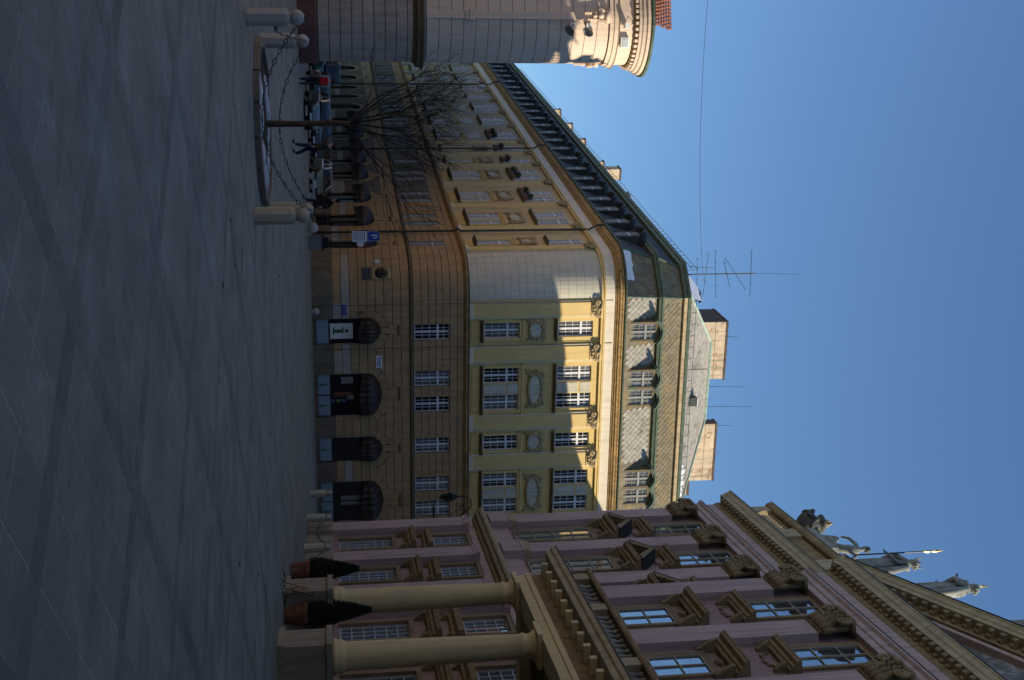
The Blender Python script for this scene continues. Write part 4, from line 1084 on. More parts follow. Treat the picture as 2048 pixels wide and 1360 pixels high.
PWIN = [pal_window(PW, 2.32, 4, [0.17, 0.34, 0.5, 0.67, 0.83], 'frame_grey'), pal_window(PW, 1.5, 4, [0.25, 0.5, 0.75], 'frame_grey'),
        pal_window(PW, 3.5, 2, [0.25, 0.5, 0.75], 'frame_tan'), pal_window(PW, 2.53, 2, [0.34, 0.67], 'frame_tan')]
def console(mb, x, z, d, h):
    mb.xprism([(0, z), (d*0.35, z), (d*0.5, z+h*0.25), (d*0.8, z+h*0.55), (d, z+h*0.85), (d, z+h), (0, z+h)], x-0.09, x+0.09)
def hood_profile(d, z): return [(0, z), (d*0.35, z), (d*0.45, z+0.08), (d*0.6, z+0.10), (d*0.62, z+0.2), (d*0.9, z+0.24), (d*0.95, z+0.33), (d, z+0.35), (d, z+0.40), (0, z+0.44)]
def pal_bay(b, off, pediment, lower=True):
    for ri, (z0, z1) in enumerate(ROWS):
        if ri == 0 and not lower: continue
        me, panes = PWIN[ri]
        w = FP.put('window', me, b, off - (-0.03 if ri > 1 else 0.10), z0)
        for x, z, pw, ph in panes: put('pane', pane_for(pw, ph), w, (x, 0.01, z))
        s = MB(); e = 0.16
        s.box(-PW/2-e, -PW/2, -0.10, 0, z0-0.02, z1); s.box(PW/2, PW/2+e, -0.10, 0, z0-0.02, z1); s.box(-PW/2-e, PW/2+e, -0.10, 0, z1, z1+e)
        sur = s.obj('window_surround', 'palace_stone', pal, FP.loc(b, off), FP.rz)
    hw = PW/2
    h = MB(); h.xprism(hood_profile(0.50, 4.35), -hw-0.38, hw+0.38); [console(h, sx*(hw+0.2), 3.95, 0.32, 0.395) for sx in (-1, 1)]
    h.obj('window_hood', 'palace_stone', pal, FP.loc(b, off), FP.rz)
    h = MB(); h.xprism([(0, 5.12), (0.12, 5.12), (0.16, 5.22), (0.34, 5.30), (0.38, 5.50), (0, 5.55)], -hw-0.32, hw+0.32); [console(h, sx*(hw+0.1), 4.86, 0.22, 0.255) for sx in (-1, 1)]
    h.obj('window_sill', 'palace_stone', pal, FP.loc(b, off), FP.rz)
    # first floor head
    h = MB(); [console(h, sx*(hw+0.27), 12.72, 0.42, 0.62) for sx in (-1, 1)]
    h.xprism(hood_profile(0.62, 13.345), -hw-0.5, hw+0.5)
    h.spiral(0, 13.12, 0.16, 0.05, -0.10, 1, 1.4); h.box(-hw, hw, -0.06, 0, 12.96, 13.0)
    hd_ = h.obj('window_hood', 'palace_stone', pal, FP.loc(b, off), FP.rz)
    if pediment:
        x1 = hw + 0.52; p = MB(); t = 0.20; ap = 14.62
        p.prism([(-x1, 13.80), (-x1+0.55, 13.80), (0, ap-t), (0, ap)], -0.64, 0.0); p.prism([(x1-0.55, 13.80), (x1, 13.80), (0, ap), (0, ap-t)], -0.64, 0.0)
        p.prism([(-x1+0.3, 13.795), (x1-0.3, 13.795), (0, ap-0.18)], -0.14, 0.0)
        p.obj('pediment', 'palace_stone', hd_)
        q = MB(); q.prism([(-x1-0.02, 13.805), (0, ap+0.005), (x1+0.02, 13.805), (x1+0.02, 13.83), (0, ap+0.04), (-x1-0.02, 13.83)], -0.66, 0.0); q.obj('pediment_flashing', 'metal_dark', hd_)
    h = MB(); h.xprism(hood_profile(0.46, 15.05), -hw-0.34, hw+0.34); [console(h, sx*(hw+0.08), 14.66, 0.34, 0.385) for sx in (-1, 1)]
    h.obj('window_sill', 'palace_stone', pal, FP.loc(b, off), FP.rz)
    sc = MB(); [sc.tube([(sx*0.04, -0.03, 14.55), (sx*0.22, -0.05, 14.70), (sx*0.36, -0.05, 14.62), (sx*0.40, -0.05, 14.76), (sx*0.52, -0.04, 14.86), (sx*0.46, -0.04, 14.94)], [0.02, 0.045, 0.04, 0.04, 0.03, 0.015], 5) for sx in (-1, 1)]
    sc.obj('scroll_relief', 'palace_stone', pal, FP.loc(b, off), FP.rz)
for b in bays_l: pal_bay(b, 0.0, True)
for b in bays_r[:6]: pal_bay(b, RO, False, b not in PDOOR)
for b in PDOOR:
    d = MB().box(-1.0, 1.0, 0.24, 0.32, 0.15, 3.9).obj('portal_door', 'door_wood', pal, FP.loc(b, RO), FP.rz)
    q = MB(); q.box(-1.25, -1.0, -0.12, 0, 0, 4.1); q.box(1.0, 1.25, -0.12, 0, 0, 4.1); q.box(-1.25, 1.25, -0.12, 0, 4.1, 4.3); q.obj('portal_surround', 'palace_stone', pal, FP.loc(b, RO), FP.rz)
    for sx in (-1, 1):
        for z in (0.35, 1.6, 2.85): MB().box(sx*0.5-0.36, sx*0.5+0.36, 0.20, 0.24, z, z+1.0).obj('door_panel', 'door_wood', d)
# attic parapet
ATT0, ATT1, ATZ = 1.25, 14.2, 22.2
def attic_path(): return [((ATT0, 8.0), (-1, 0)), ((ATT0, -0.30), (-1, -1)), ((ATT1, -0.30), (0, -1))]
q = MB(); q.box(ATT0, SE, -0.20, 0.25, 20.52, 20.98); att = pobj(q, 'attic_base', 'palace_stone_light')
for x0, x1 in ((ATT0, 2.0), (4.9, 6.0), (9.3, 10.5), (13.5, 14.3), (SR1+0.2, SE)): pobj(MB().box(x0, x1, -0.26, 0.30, 20.985, 21.88), 'attic_pier', 'palace_stone_light', att)
for x0, x1 in ((6.0, 9.3), (10.5, 13.5)): pobj(MB().box(x0, x1, -0.12, 0.2, 20.985, 21.88), 'attic_panel', 'palace_stone', att)
pobj(MB().xprism([(-0.34, 21.885), (0.30, 21.885), (0.38, 21.98), (0.42, 22.12), (0.42, 22.18), (-0.34, 22.2)], ATT0-0.12, SE), 'attic_coping', 'palace_stone', att)
pobj(MB().xprism([(-0.34, 22.205), (0.43, 22.185), (0.45, 22.2), (0.40, 22.22), (-0.34, 22.24)], ATT0-0.14, SE), 'attic_flashing', 'metal_dark', att)
balm = MB().lathe([(0.09, 0), (0.09, 0.06), (0.05, 0.12), (0.10, 0.28), (0.115, 0.36), (0.06, 0.62), (0.05, 0.74), (0.09, 0.80), (0.09, 0.88)], 8).mesh('baluster', 'palace_stone_light', True)
for i in range(9): FP.put('baluster', balm, 2.2 + i*0.32, 0.02, 20.99)
# roof
q = MB(); q.add([(S0, 0.2, 20.5), (SE, 0.2, 20.5), (SE-8, 8.5, 25.0), (S0+8, 8.5, 25.0), (S0, 17, 20.5), (SE, 17, 20.5)], [(0, 1, 2, 3), (4, 3, 2, 5), (0, 3, 4), (1, 5, 2)]); pobj(q, 'roof', 'roof_red')
# great pediment on the central block
SC = (SR0 + SR1)/2; SLP = 0.372
def rake(s, z): return z + SLP*(s - (SR0 + 0.1)) if s <= SC else z + SLP*((SR1 - 0.1) - s)
def rake_piece(prof, name, mt, xa=SR0-0.35, xb=SR1+0.35):
    """profile (off, dz) swept up and down the gable line"""
    mb = MB(); st = [(xa, rake(xa, 0)), (SC, rake(SC, 0)), (xb, rake(xb, 0))]; n = len(prof); vs = []
    for s, z in st: vs += [(s, -(RO+o), z + dz) for o, dz in prof]
    fs = [(k*n+i, k*n+(i+1) % n, (k+1)*n+(i+1) % n, (k+1)*n+i) for k in range(2) for i in range(n)] + [tuple(range(n)), tuple(range(3*n-1, 2*n-1, -1))]
    mb.add(vs, fs); return pobj(mb, name, mt)
gab = rake_piece([(-0.4, 19.94), (0.66, 19.94), (0.68, 20.12), (0.73, 20.18), (0.77, 20.36), (0.81, 20.39), (0.81, 20.46), (-0.4, 20.49)], 'pediment_cornice', 'palace_stone_light')
rake_piece([(0.3, 20.495), (0.81, 20.47), (0.85, 20.475), (0.85, 20.50), (0.3, 20.53)], 'pediment_flashing', 'metal_dark')
q = MB(); q.prism([(SR0+0.9, 20.45), (SR1-0.9, 20.45), (SC, rake(SC, 20.0))], -RO-0.05, -RO+0.3); pobj(q, 'tympanum', 'mosaic', label='dark tympanum with pale figure mosaic')
def rake2(prof, name, mt, inset):
    mb = MB(); xa, xb = SR0 - 0.9 + inset, SR1 + 0.9 - inset; st = [(xa, 0), (SC, SLP*(SC-xa)), (xb, 0)]; n = len(prof); vs = []
    for s, z in st: vs += [(s, -(RO+o), z + dz) for o, dz in prof]
    mb.add(vs, [(k*n+i, k*n+(i+1) % n, (k+1)*n+(i+1) % n, (k+1)*n+i) for k in range(2) for i in range(n)]); return pobj(mb, name, mt)
rake2([(0, 20.5), (0.28, 20.5), (0.32, 20.62), (0, 20.7)], 'pediment_bed', 'pink', 4.6)
rake2([(0, 20.5), (0.31, 20.5), (0.34, 20.9), (0, 20.9)], 'pediment_bed', 'palace_stone', 3.65)
for i in range(34):                                   # modillions under the rake
    s = SR0 + 2.7 + i*0.44
    z = rake(s, 19.67)
    FP.put('modillion', MODM, s, RO + 0.341, z)
# ------------------------------------------------------------------ portico
PX0, POFF = 22.85, 4.85
cols_s = [23.75, 27.55, 31.85, 35.65]; PX1 = 36.55
def ploc(s, off, z=0): return FP.loc(s, off, z)
colm = MB()
prof = [(0.44, 0), (0.44, 0.10), (0.40, 0.12), (0.43, 0.20), (0.40, 0.26), (0.365, 0.30), (0.355, 0.34)]
for k in range(1, 9): t = k/8; prof.append((0.355 - 0.055*t**1.6, 0.34 + 4.30*t))
prof += [(0.33, 4.68), (0.33, 4.74), (0.30, 4.76), (0.30, 4.88), (0.37, 4.96), (0.40, 5.02)]
colm.lathe(prof, 28)
colm = colm.mesh('column', 'column', True)
for s in cols_s:
    c = put('column', colm, pal, ploc(s, POFF, 1.31), FP.rz)
    MB().box(-0.46, 0.46, -0.46, 0.46, 5.02, 5.14).obj('abacus', 'column', c)
    ped = MB(); ped.box(-0.62, 0.62, -0.62, 0.62, 0, 0.16); ped.box(-0.54, 0.54, -0.54, 0.54, 0.16, 1.16); ped.box(-0.60, 0.60, -0.60, 0.60, 1.16, 1.305)
    ped.obj('column_pedestal', 'palace_plinth', pal, ploc(s, POFF), FP.rz)
def rect_path(x0, x1, yb, yf):
    A = [Vector(a) for a in ((x0, yb), (x0, yf), (x1, yf), (x1, yb))]; nr = [Vector((-1, 0)), Vector((0, -1)), Vector((1, 0))]
    return [((A[0].x, A[0].y), nr[0]), ((A[1].x, A[1].y), nr[0]+nr[1]), ((A[2].x, A[2].y), nr[1]+nr[2]), ((A[3].x, A[3].y), nr[2])]
pf = rect_path(PX0+0.45, PX1-0.45, -RO, -POFF-0.33)
q = MB().sweep([(-0.7, 6.46), (0.0, 6.46), (0.02, 6.70), (0.06, 6.72), (0.06, 6.86), (-0.7, 6.86)], pf); pobj(q, 'portico_architrave', 'column')
q = MB().sweep([(-0.7, 6.865), (0.0, 6.865), (0.0, 7.26), (-0.7, 7.26)], pf); pobj(q, 'portico_frieze', 'palace_stone')
q = MB().sweep([(-0.7, 7.265), (0.10, 7.265), (0.14, 7.34), (0.52, 7.40), (0.54, 7.54), (0.60, 7.58), (0.62, 7.70), (-0.7, 7.74)], pf); pobj(q, 'portico_cornice', 'palace_stone_light')
q = MB().sweep([(-0.6, 7.745), (0.62, 7.705), (0.65, 7.71), (0.65, 7.735), (-0.6, 7.78)], pf); pobj(q, 'cornice_flashing', 'metal_dark')
blk = MB().box(-0.085, 0.085, -0.42, 0.0, 0, 0.17).mesh('bracket', 'column')
for i in range(17): FP.put('bracket', blk, PX0 + 0.75 + i*0.74, POFF + 0.34, 7.16)
q = MB(); q.box(PX0+0.9, PX1-0.9, -POFF+0.2, -RO, 7.0, 7.3); pobj(q, 'balcony_floor', 'palace_stone')
for s in (24.9, 27.55, 29.7, 31.85, 34.4): pobj(MB().box(s-0.22, s+0.22, -POFF+0.2, -RO, 6.6, 6.999), 'ceiling_beam', 'palace_stone', None)
pobj(MB().xprism([(POFF-0.02, 7.78), (POFF+0.34, 7.78), (POFF+0.34, 7.90), (POFF-0.02, 7.90)], PX0+0.5, PX1-0.5), 'balustrade_base', 'palace_stone')
bal2 = MB().lathe([(0.085, 0), (0.085, 0.05), (0.045, 0.09), (0.10, 0.22), (0.105, 0.28), (0.05, 0.45), (0.085, 0.52), (0.085, 0.57)], 8).mesh('baluster', 'metal_grey', True)
bal2.materials.clear(); bal2.materials.append(MT['statue'])
piers = [PX0+0.85, 26.1, 29.7, 33.2, PX1-0.85]
for s in piers: pobj(MB().box(s-0.22, s+0.22, -POFF-0.36, -POFF+0.03, 7.785, 8.48), 'balustrade_pier', 'palace_stone_light')
for a, b in zip(piers, piers[1:]):
    n = int((b-a-0.44)/0.30)
    for i in range(n): FP.put('baluster', bal2, a + 0.22 + (b-a-0.44)*(i+0.5)/n, POFF+0.16, 7.905)
q = MB().sweep([(-0.40, 8.485), (0.06, 8.485), (0.10, 8.54), (0.10, 8.62), (-0.40, 8.66)], rect_path(PX0+0.45, PX1-0.45, -RO, -POFF-0.33)); pobj(q, 'balustrade_rail', 'palace_stone')
for y in (1.8, 2.9, 4.0):
    FP.put('baluster', bal2, PX0+0.62, y, 7.905)
# palace corner lantern on its wrought-iron bracket
lt = thing('lantern', 'black street lantern hanging from a curled iron bracket on the pink palace corner', 'lamp', (8.15, 58.1, 7.1))
q = MB(); q.tube([(0.15, 0, 0.0), (-0.1, 0, 0.35), (-0.35, 0, 0.58), (-0.65, 0, 0.52), (-0.80, 0, 0.28), (-0.80, 0, 0.0)], 0.028, 6); q.tube([(0.15, 0, -0.6), (-0.15, 0, -0.1), (-0.45, 0, 0.25), (-0.5, 0, 0.45)], 0.018, 5)
q.spiral(-0.22, 0.12, 0.2, 0.018, 0.0, 1, 1.5); q.obj('bracket', 'iron', lt, smooth=True)
q = MB(); q.lathe([(0.03, 0.0), (0.06, -0.06), (0.08, -0.12), (0.22, -0.36), (0.24, -0.40), (0.20, -0.40), (0.04, -0.1)], 6, (-0.80, 0, 0.02)); q.lathe([(0.02, -0.98), (0.07, -0.94), (0.10, -0.90), (0.02, -0.86)], 6, (-0.80, 0, 0.02)); 
for k in range(6): a = 2*pi*k/6; q.tube([(-0.80+0.20*cos(a), 0.20*sin(a), -0.38), (-0.80+0.11*cos(a), 0.11*sin(a), -0.88)], 0.012, 4)
q.obj('lantern_frame', 'iron', lt)
q = MB(); q.lathe([(0.19, -0.37), (0.10, -0.87)], 6, (-0.80, 0, 0.0)); q.obj('lantern_glass', 'glass', lt)
MB().tube([(0.3, 0, -1.24), (-0.4, 0, -1.24)], 0.05, 6).obj('wall_hook', 'iron', lt)
# ------------------------------------------------------------------ town hall corner (rounded, banded masonry)
XC, YF0, RT = -16.33, 60.5, 2.0
th = thing('town_hall', 'pale banded stone town hall with rounded corner, heavy cornice and red tiled roof', 'building', (XC, YF0, 0))
def tpath(x0=-24.0, y1=82.0, n=14):
    A = [((x0, 0.0), Vector((0, -1)))]
    for i in range(n+1): a = -pi/2 + ARC_T*i/n; A.append(((RT*cos(a), RT + RT*sin(a)), Vector((cos(a), sin(a)))))
    e = A[-1]; A.append(((e[0][0] - e[1].y*y1, e[0][1] + e[1].x*y1), e[1])); return A
ARC_T = R(90 + 24)
def t_at(s, lead):
    """point and outward normal at arc length s, where the bend starts after `lead` metres"""
    if s < lead: return Vector((-lead + s, 0)), Vector((0, -1))
    a = min((s - lead)/RT, ARC_T) - pi/2; nn = Vector((cos(a), sin(a))); p = Vector((RT*cos(a), RT + RT*sin(a)))
    r = s - lead - ARC_T*RT
    return (p + Vector((-nn.y, nn.x))*r, nn) if r > 0 else (p, nn)
TP = tpath()
MB().sweep([(-0.03, 0), (-0.03, 16.9)], TP, closed=False).obj('wall', 'town_groove', th)
MB().sweep([(-0.03, 0), (0.16, 0), (0.16, 0.84), (0.10, 0.92), (-0.03, 0.92)], TP).obj('plinth', 'town_plinth', th)
z = 0.96
while z < 5.5:
    MB().sweep(band_prof(-0.02, 0.05, z+0.018, min(z+0.548, 5.62)-0.018), TP).obj('stone_course', 'town_lower', th); z += 0.548
MB().sweep([(-0.02, 5.62), (0.08, 5.62), (0.12, 5.72), (0.30, 5.82), (0.34, 6.02), (0.40, 6.06), (0.40, 6.14), (-0.02, 6.22)], TP).obj('belt_course', 'sill_dark', th)
MB().sweep([(0.0, 6.225), (0.405, 6.15), (0.43, 6.155), (0.43, 6.17), (0, 6.26)], TP).obj('belt_flashing', 'metal_grey', th)
z = 6.28
while z < 15.2:
    MB().sweep(band_prof(-0.02, 0.04, z+0.014, min(z+0.612, 15.48)-0.014), TP).obj('stone_course', 'town_stone', th); z += 0.612
def lesene(pos, ang):
    c, nn = pos; a = MB(); rz = math.atan2(nn.y, nn.x) + pi/2
    g = a.box(-0.18, 0.18, -0.14, 0.05, 6.27, 15.48).obj('lesene', 'town_stone', th, (c[0], c[1], 0), rz)
    q = MB(); q.box(-0.26, 0.26, -0.24, 0, 8.4, 8.62); q.box(-0.22, 0.22, -0.19, 0, 8.2, 8.4); q.obj('lesene_bracket', 'town_stone', g)
    q = MB(); q.box(-0.34, 0.34, -0.30, 0, 15.25, 15.45)
    for sx in (-1, 1): q.spiral(sx*0.2, 15.0, 0.17, 0.06, -0.24, -sx, 1.6, pi/2); [q.ball((sx*0.16, -0.18, 14.75 - 0.13*k), 0.07, 6, 4) for k in range(5)]
    q.ball((0, -0.25, 15.0), 0.16, 8, 5); q.ball((0, -0.2, 14.7), 0.12, 8, 5); q.obj('capital', 'town_stone', g, smooth=True)
lesene(((0.20, 0.01), Vector((0.1, -1)).normalized()), 0); lesene((tuple(t_at(ARC_T*RT + 0.35, 0.0)[0]), t_at(9, 0.0)[1]), 0); lesene(((-4.2, 0.0), Vector((0, -1))), 0); lesene(((-5.6, 0.0), Vector((0, -1))), 0)
MB().sweep([(-0.02, 15.49), (0.16, 15.49), (0.18, 15.68), (0.24, 15.72), (0.26, 15.90), (0.34, 15.96), (-0.02, 16.02)], TP).obj('architrave', 'town_stone', th)
MB().sweep([(-0.02, 16.025), (0.12, 16.025), (0.12, 16.72), (-0.02, 16.72)], TP).obj('frieze', 'town_stone', th)
MB().sweep([(-0.02, 16.725), (0.22, 16.725), (0.30, 16.90), (-0.02, 16.95)], TP).obj('cornice_bed', 'palace_stone', th)
MB().sweep([(-0.02, 16.955), (0.40, 16.955), (0.43, 17.08), (0.50, 17.14), (0.53, 17.28), (0.62, 17.34), (0.64, 17.48), (-0.02, 17.56)], TP).obj('cornice', 'town_stone', th)
MB().sweep([(0.3, 17.565), (0.66, 17.50), (0.73, 17.55), (0.75, 17.66), (0.70, 17.66), (0.3, 17.62)], TP).obj('gutter', 'copper_green', th)
dent = MB().box(-0.07, 0.07, -0.14, 0, 0, 0.14).mesh('dentil', 'town_stone')
for i in range(40):
    s = i*0.25
    p, nn = t_at(s, 3.0)
    p = p + nn*0.24; put('dentil', dent, th, (p.x, p.y, 16.775), math.atan2(nn.y, nn.x) + pi/2)
# tiled roof: swept slope with real tile rows
MB().sweep([(0.5, 17.60), (-1.45, 17.74)], TP, closed=False).obj('eave_deck', 'copper_green', th)
rf = MB().sweep([(-1.35, 17.75), (-1.995, 18.33)], TP, closed=False).obj('roof', 'roof_red', th)
_n1, _n2 = Vector((0, -1)), TP[-1][1]
_e = Vector(TP[-1][0]) - _n2*2.0
MB().sweep([(0.005, 18.33), (-5.5, 23.2)], [((-24.0, RT), _n1), ((0.0, RT), miter(_n1, _n2)), ((_e.x, _e.y), _n2)], closed=False).obj('roof_slope', 'roof_red', rf)
tl = MB()
tile = [(-0.085, 0, 0), (0.085, 0, 0), (0.085, 0.0, 0.34), (-0.085, 0, 0.34), (0, -0.07, 0), (0, -0.07, 0.34)]
ex = Vector((-0.65, 0.585)).normalized()
for r in range(9):
    t = r*0.30
    for i in range(70):
        s = i*0.19 + 0.09*(r % 2)
        if t > 0.75 and s > 6.0: continue
        p, nn = t_at(s, 6.0)
        b = p + nn*(-1.30 + ex.x*t); z = 17.76 + ex.y*t
        td = Vector((-nn.y, nn.x)); up = Vector((nn.x*ex.x, nn.y*ex.x, ex.y)); on = Vector((nn.x*ex.y, nn.y*ex.y, -ex.x))
        B = Vector((b.x, b.y, z)); T3 = Vector((td.x, td.y, 0)); h = random.uniform(0.0, 0.02)
        vs = [B - T3*0.088, B + T3*0.088, B + T3*0.08 + up*0.36, B - T3*0.08 + up*0.36, B + on*(0.08+h), B + up*0.36 + on*0.05]
        tl.add(vs, [(0, 4, 5, 3), (4, 1, 2, 5), (0, 1, 4)])
o = tl.obj('roof_tiles', 'roof_red', rf); o['kind'] = 'stuff'
# floodlights and cameras on the town hall
def tl_pos(xw, off=0.0):
    x = xw - XC
    if x <= 0: return (x, -off, 0)
    a = -pi/2 + math.asin(min(0.999, x/RT)); return ((RT+off)*cos(a), RT + (RT+off)*sin(a), 0)
for xw, zz, tilt, lab in ((-15.72, 13.55, 0.35, 'round conical floodlight on the stone corner, in the shade line'), (-15.70, 14.40, 0.1, 'round conical floodlight on the stone corner, up in the sun')):
    p = tl_pos(xw, 0.16)
    t = thing('floodlight', lab, 'floodlight', (XC + p[0], YF0 + p[1], zz), 0.12)
    MB().box(-0.10, 0.10, -0.12, 0.12, -0.14, 0.14).obj('ballast_box', 'sign_white', t)
    q = MB(); q.tube([(0, -0.12, 0), (0.12, -0.35, 0.03)], 0.03, 6); q.obj('arm', 'metal_dark', t)
    n = 16; q = MB(); q.lathe([(0.05, 0), (0.08, 0.02), (0.27, 0.36), (0.29, 0.38), (0.26, 0.38), (0.06, 0.05)], n, cap=False); me = q.mesh('reflector', 'metal_grey', True); me.transform(Matrix.Rotation(R(115) + tilt, 4, 'X')); me.transform(Matrix.Rotation(0.9, 4, 'Z')); put('reflector', me, t, (0.13, -0.36, 0.03))
    q = MB(); q.lathe([(0.001, 0.30), (0.25, 0.34)], n, cap=False); me = q.mesh('lens', 'lamp_lens', True); me.transform(Matrix.Rotation(R(115) + tilt, 4, 'X')); me.transform(Matrix.Rotation(0.9, 4, 'Z')); put('lens', me, t, (0.13, -0.36, 0.03))
p = tl_pos(-15.05, 0.14); t = thing('wall_box', 'pale square box mounted under the stone cornice', 'box', (XC + p[0], YF0 + p[1], 16.05), 0.45)
MB().box(-0.26, 0.26, -0.30, 0.05, 0, 0.42).obj('casing', 'sign_white', t); MB().box(-0.20, 0.20, -0.33, -0.301, 0.06, 0.36).obj('cover', 'frame_grey', t)
p = tl_pos(-15.70, 0.14); t = thing('security_camera', 'white camera housing bolted to the stone frieze with wires', 'camera', (XC + p[0], YF0 + p[1], 16.25), 0.2)
MB().box(-0.12, 0.12, -0.55, -0.08, -0.10, 0.12).obj('housing', 'sign_white', t); q = MB(); q.tube([(0, 0.03, 0), (0, -0.12, 0.0)], 0.04, 6); q.tube([(-0.2, 0.0, 0.5), (-0.1, -0.2, 0.3), (0, -0.1, 0.1)], 0.012, 4); q.obj('bracket', 'metal_dark', t)
# west wing of the square (outside the frame): gives the square its far side
ww = thing('west_wing', 'plain stone range closing the west side of the square', 'building', (-27.0, 20.0, 0))
q = MB(); hl = [(-38 + 4.2*i, -36.6 + 4.2*i, z0, z0 + 2.2) for i in range(18) for z0 in (1.6, 6.6, 11.2)]
wall_holes(q, -42, 40, 0, 15.6, [(a, b, c, d) for a, b, c, d in hl], 0, 0.3); q.obj('wall', 'town_stone', ww, (0, 0, 0), R(90))
for a, b, c, d in hl: MB().box(a+0.05, b-0.05, 0.24, 0.29, c+0.05, d-0.05).obj('window', 'glass', ww, (0, 0, 0), R(90))
MB().xprism([(0, 15.6), (0.5, 15.7), (0.6, 16.0), (-0.2, 16.1)], -42, 40).obj('cornice', 'town_stone', ww, (0, 0, 0), R(90))
q = MB(); q.add([(0.6, -42, 16.05), (0.6, 40, 16.05), (-7, 40, 21.0), (-7, -42, 21.0)], [(0, 1, 2, 3)]); q.obj('roof', 'roof_red', ww)
# unseen south range added behind the photographer to darken the foreground
sr = thing('south_shade_range', 'plain plastered range added unseen south of the square to darken the foreground', 'building', (-5.0, -9.0, 0))
q = MB(); hl = [(-20 + 3.6*i, -18.7 + 3.6*i, z0, z0 + 2.1) for i in range(11) for z0 in (1.6, 6.4, 11.0)]
wall_holes(q, -22, 21, 0, 16.5, hl, 0, 0.3); q.obj('wall', 'pale_patch', sr, (0, 0, 0), pi)
for a, b, c, d in hl: MB().box(a+0.05, b-0.05, 0.2, 0.26, c+0.05, d-0.05).obj('window', 'glass', sr, (0, 0, 0), pi)
q = MB(); q.add([(-21.5, 0.5, 16.5), (22.5, 0.5, 16.5), (22.5, -7, 21.5), (-21.5, -7, 21.5)], [(0, 1, 2, 3)]); q.obj('roof', 'roof_red', sr)
# house closing the far end of the street
eh = thing('street_end_house', 'plain plastered house closing the far end of the street', 'building', (-48.0, 168.0, 0), R(20))
q = MB(); hl = [(-14 + 3.4*i, -12.7 + 3.4*i, z0, z0 + 2.0) for i in range(9) for z0 in (1.6, 6.0, 10.4, 14.6)]
wall_holes(q, -18, 22, 0, 19, hl, 0, 0.3); q.obj('wall', 'pale_patch', eh)
for a, b, c, d in hl: MB().box(a+0.05, b-0.05, 0.2, 0.26, c+0.05, d-0.05).obj('window', 'glass', eh)
q = MB(); q.add([(-18.5, -0.5, 19), (22.5, -0.5, 19), (22.5, 7, 25), (-18.5, 7, 25)], [(0, 1, 2, 3)]); q.obj('roof', 'roof_red', eh)
# unseen house added behind the palace, roofline shaped to cast the yellow front's shadow
nb = thing('shadow_house', 'added unseen house behind the palace, roof shaped to cast the shadow on the yellow front', 'building', (26.0, 71.0, 0))
SH = Vector((0.951, -0.309)); PH = Vector((0.309, 0.951))
def nb_pt(t, q, z): p = SH*t + PH*q; return (p.x - 26.0, p.y - 71.0, z)
prof_q = [(63.5, 0), (63.5, 25.6), (69.0, 25.95), (73.15, 24.80), (78.6, 23.22), (79.8, 23.38), (81.6, 24.02), (86.0, 26.2), (90, 24.6), (90, 0)]
q = MB(); n = len(prof_q)
q.add([nb_pt(0, a, z) for a, z in prof_q] + [nb_pt(11, a, z) for a, z in prof_q], [tuple(range(n)), tuple(range(2*n-1, n-1, -1))] + [(i, i+n, (i+1) % n + n, (i+1) % n) for i in range(n)])
q.obj('wall', 'pale_patch', nb)
q = MB(); q.add([nb_pt(-0.2, a, z+0.02) for a, z in prof_q[1:-1]] + [nb_pt(11, a, z+0.02) for a, z in prof_q[1:-1]], [(i, i+1, i+1+n-2, i+n-2) for i in range(n-3)]); q.obj('roof', 'roof_red', nb)

# ------------------------------------------------------------------ bollards and chains
def bollard_mesh(mt):
    mb = MB(); mb.lathe([(0.185, 0), (0.185, 0.74), (0.165, 0.80), (0.11, 0.815), (0.11, 0.84)], 8, a0=pi/8)
    return mb.mesh('post', mt)
BM = {k: bollard_mesh(k) for k in ('bollard_stone', 'bollard_cream')}
BALL = {k: MB().ball((0, 0, 0.965), 0.155, 18, 12).mesh('ball', k, True) for k in BM}
eye = MB().lathe([(0.02, 0), (0.05, 0.01), (0.05, 0.03), (0.02, 0.04)], 8).mesh('chain_eye', 'iron')
def bollard(x, y, k, label, group):
    t = thing('bollard', label, 'bollard', (x, y, 0), 0.3, group); put('post', BM[k], t); put('ball', BALL[k], t); put('chain_eye', eye, t, (0, 0, 1.115)); return t
gl, gr = 'stone bollards round the tree', 'bollards along the palace front'
bollard(-6.47, 24.63, 'bollard_stone', 'grey ball-topped stone bollard at the planter corner, in front of the red plinth', gl)
bollard(-7.05, 28.9, 'bollard_stone', 'grey ball-topped stone bollard at the back of the planter, nearest the town hall', gl)
bollard(-2.66, 25.63, 'bollard_cream', 'cream ball-topped stone bollard in front of the man in the hat', gl)
bollard(-3.22, 29.6, 'bollard_cream', 'cream ball-topped bollard half hidden behind another, beside the tree planter', gl)
RB = [(7.50, 62.7), (7.87, 56.6), (8.38, 51.4), (8.62, 46.0)]
for (x, y), l in zip(RB, ('cream bollard in front of the arched shop window beside the palace corner', 'cream bollard at the pink palace corner pilaster', 'cream bollard between the palace windows and the potted conifers', 'cream bollard behind the smaller potted conifer')):
    bollard(x, y, 'bollard_cream', l, gr)
link = MB(); w_, l_ = 0.042, 0.115
link.tube([(-l_, 0, 0), (-l_*0.55, 0, 0.004), (0, 0, w_), (l_*0.55, 0, 0.004), (l_, 0, 0)], 0.010, 5); link.tube([(-l_*0.55, 0, -0.004), (0, 0, -w_), (l_*0.55, 0, -0.004)], 0.010, 5)
link = link.mesh('link', 'iron')
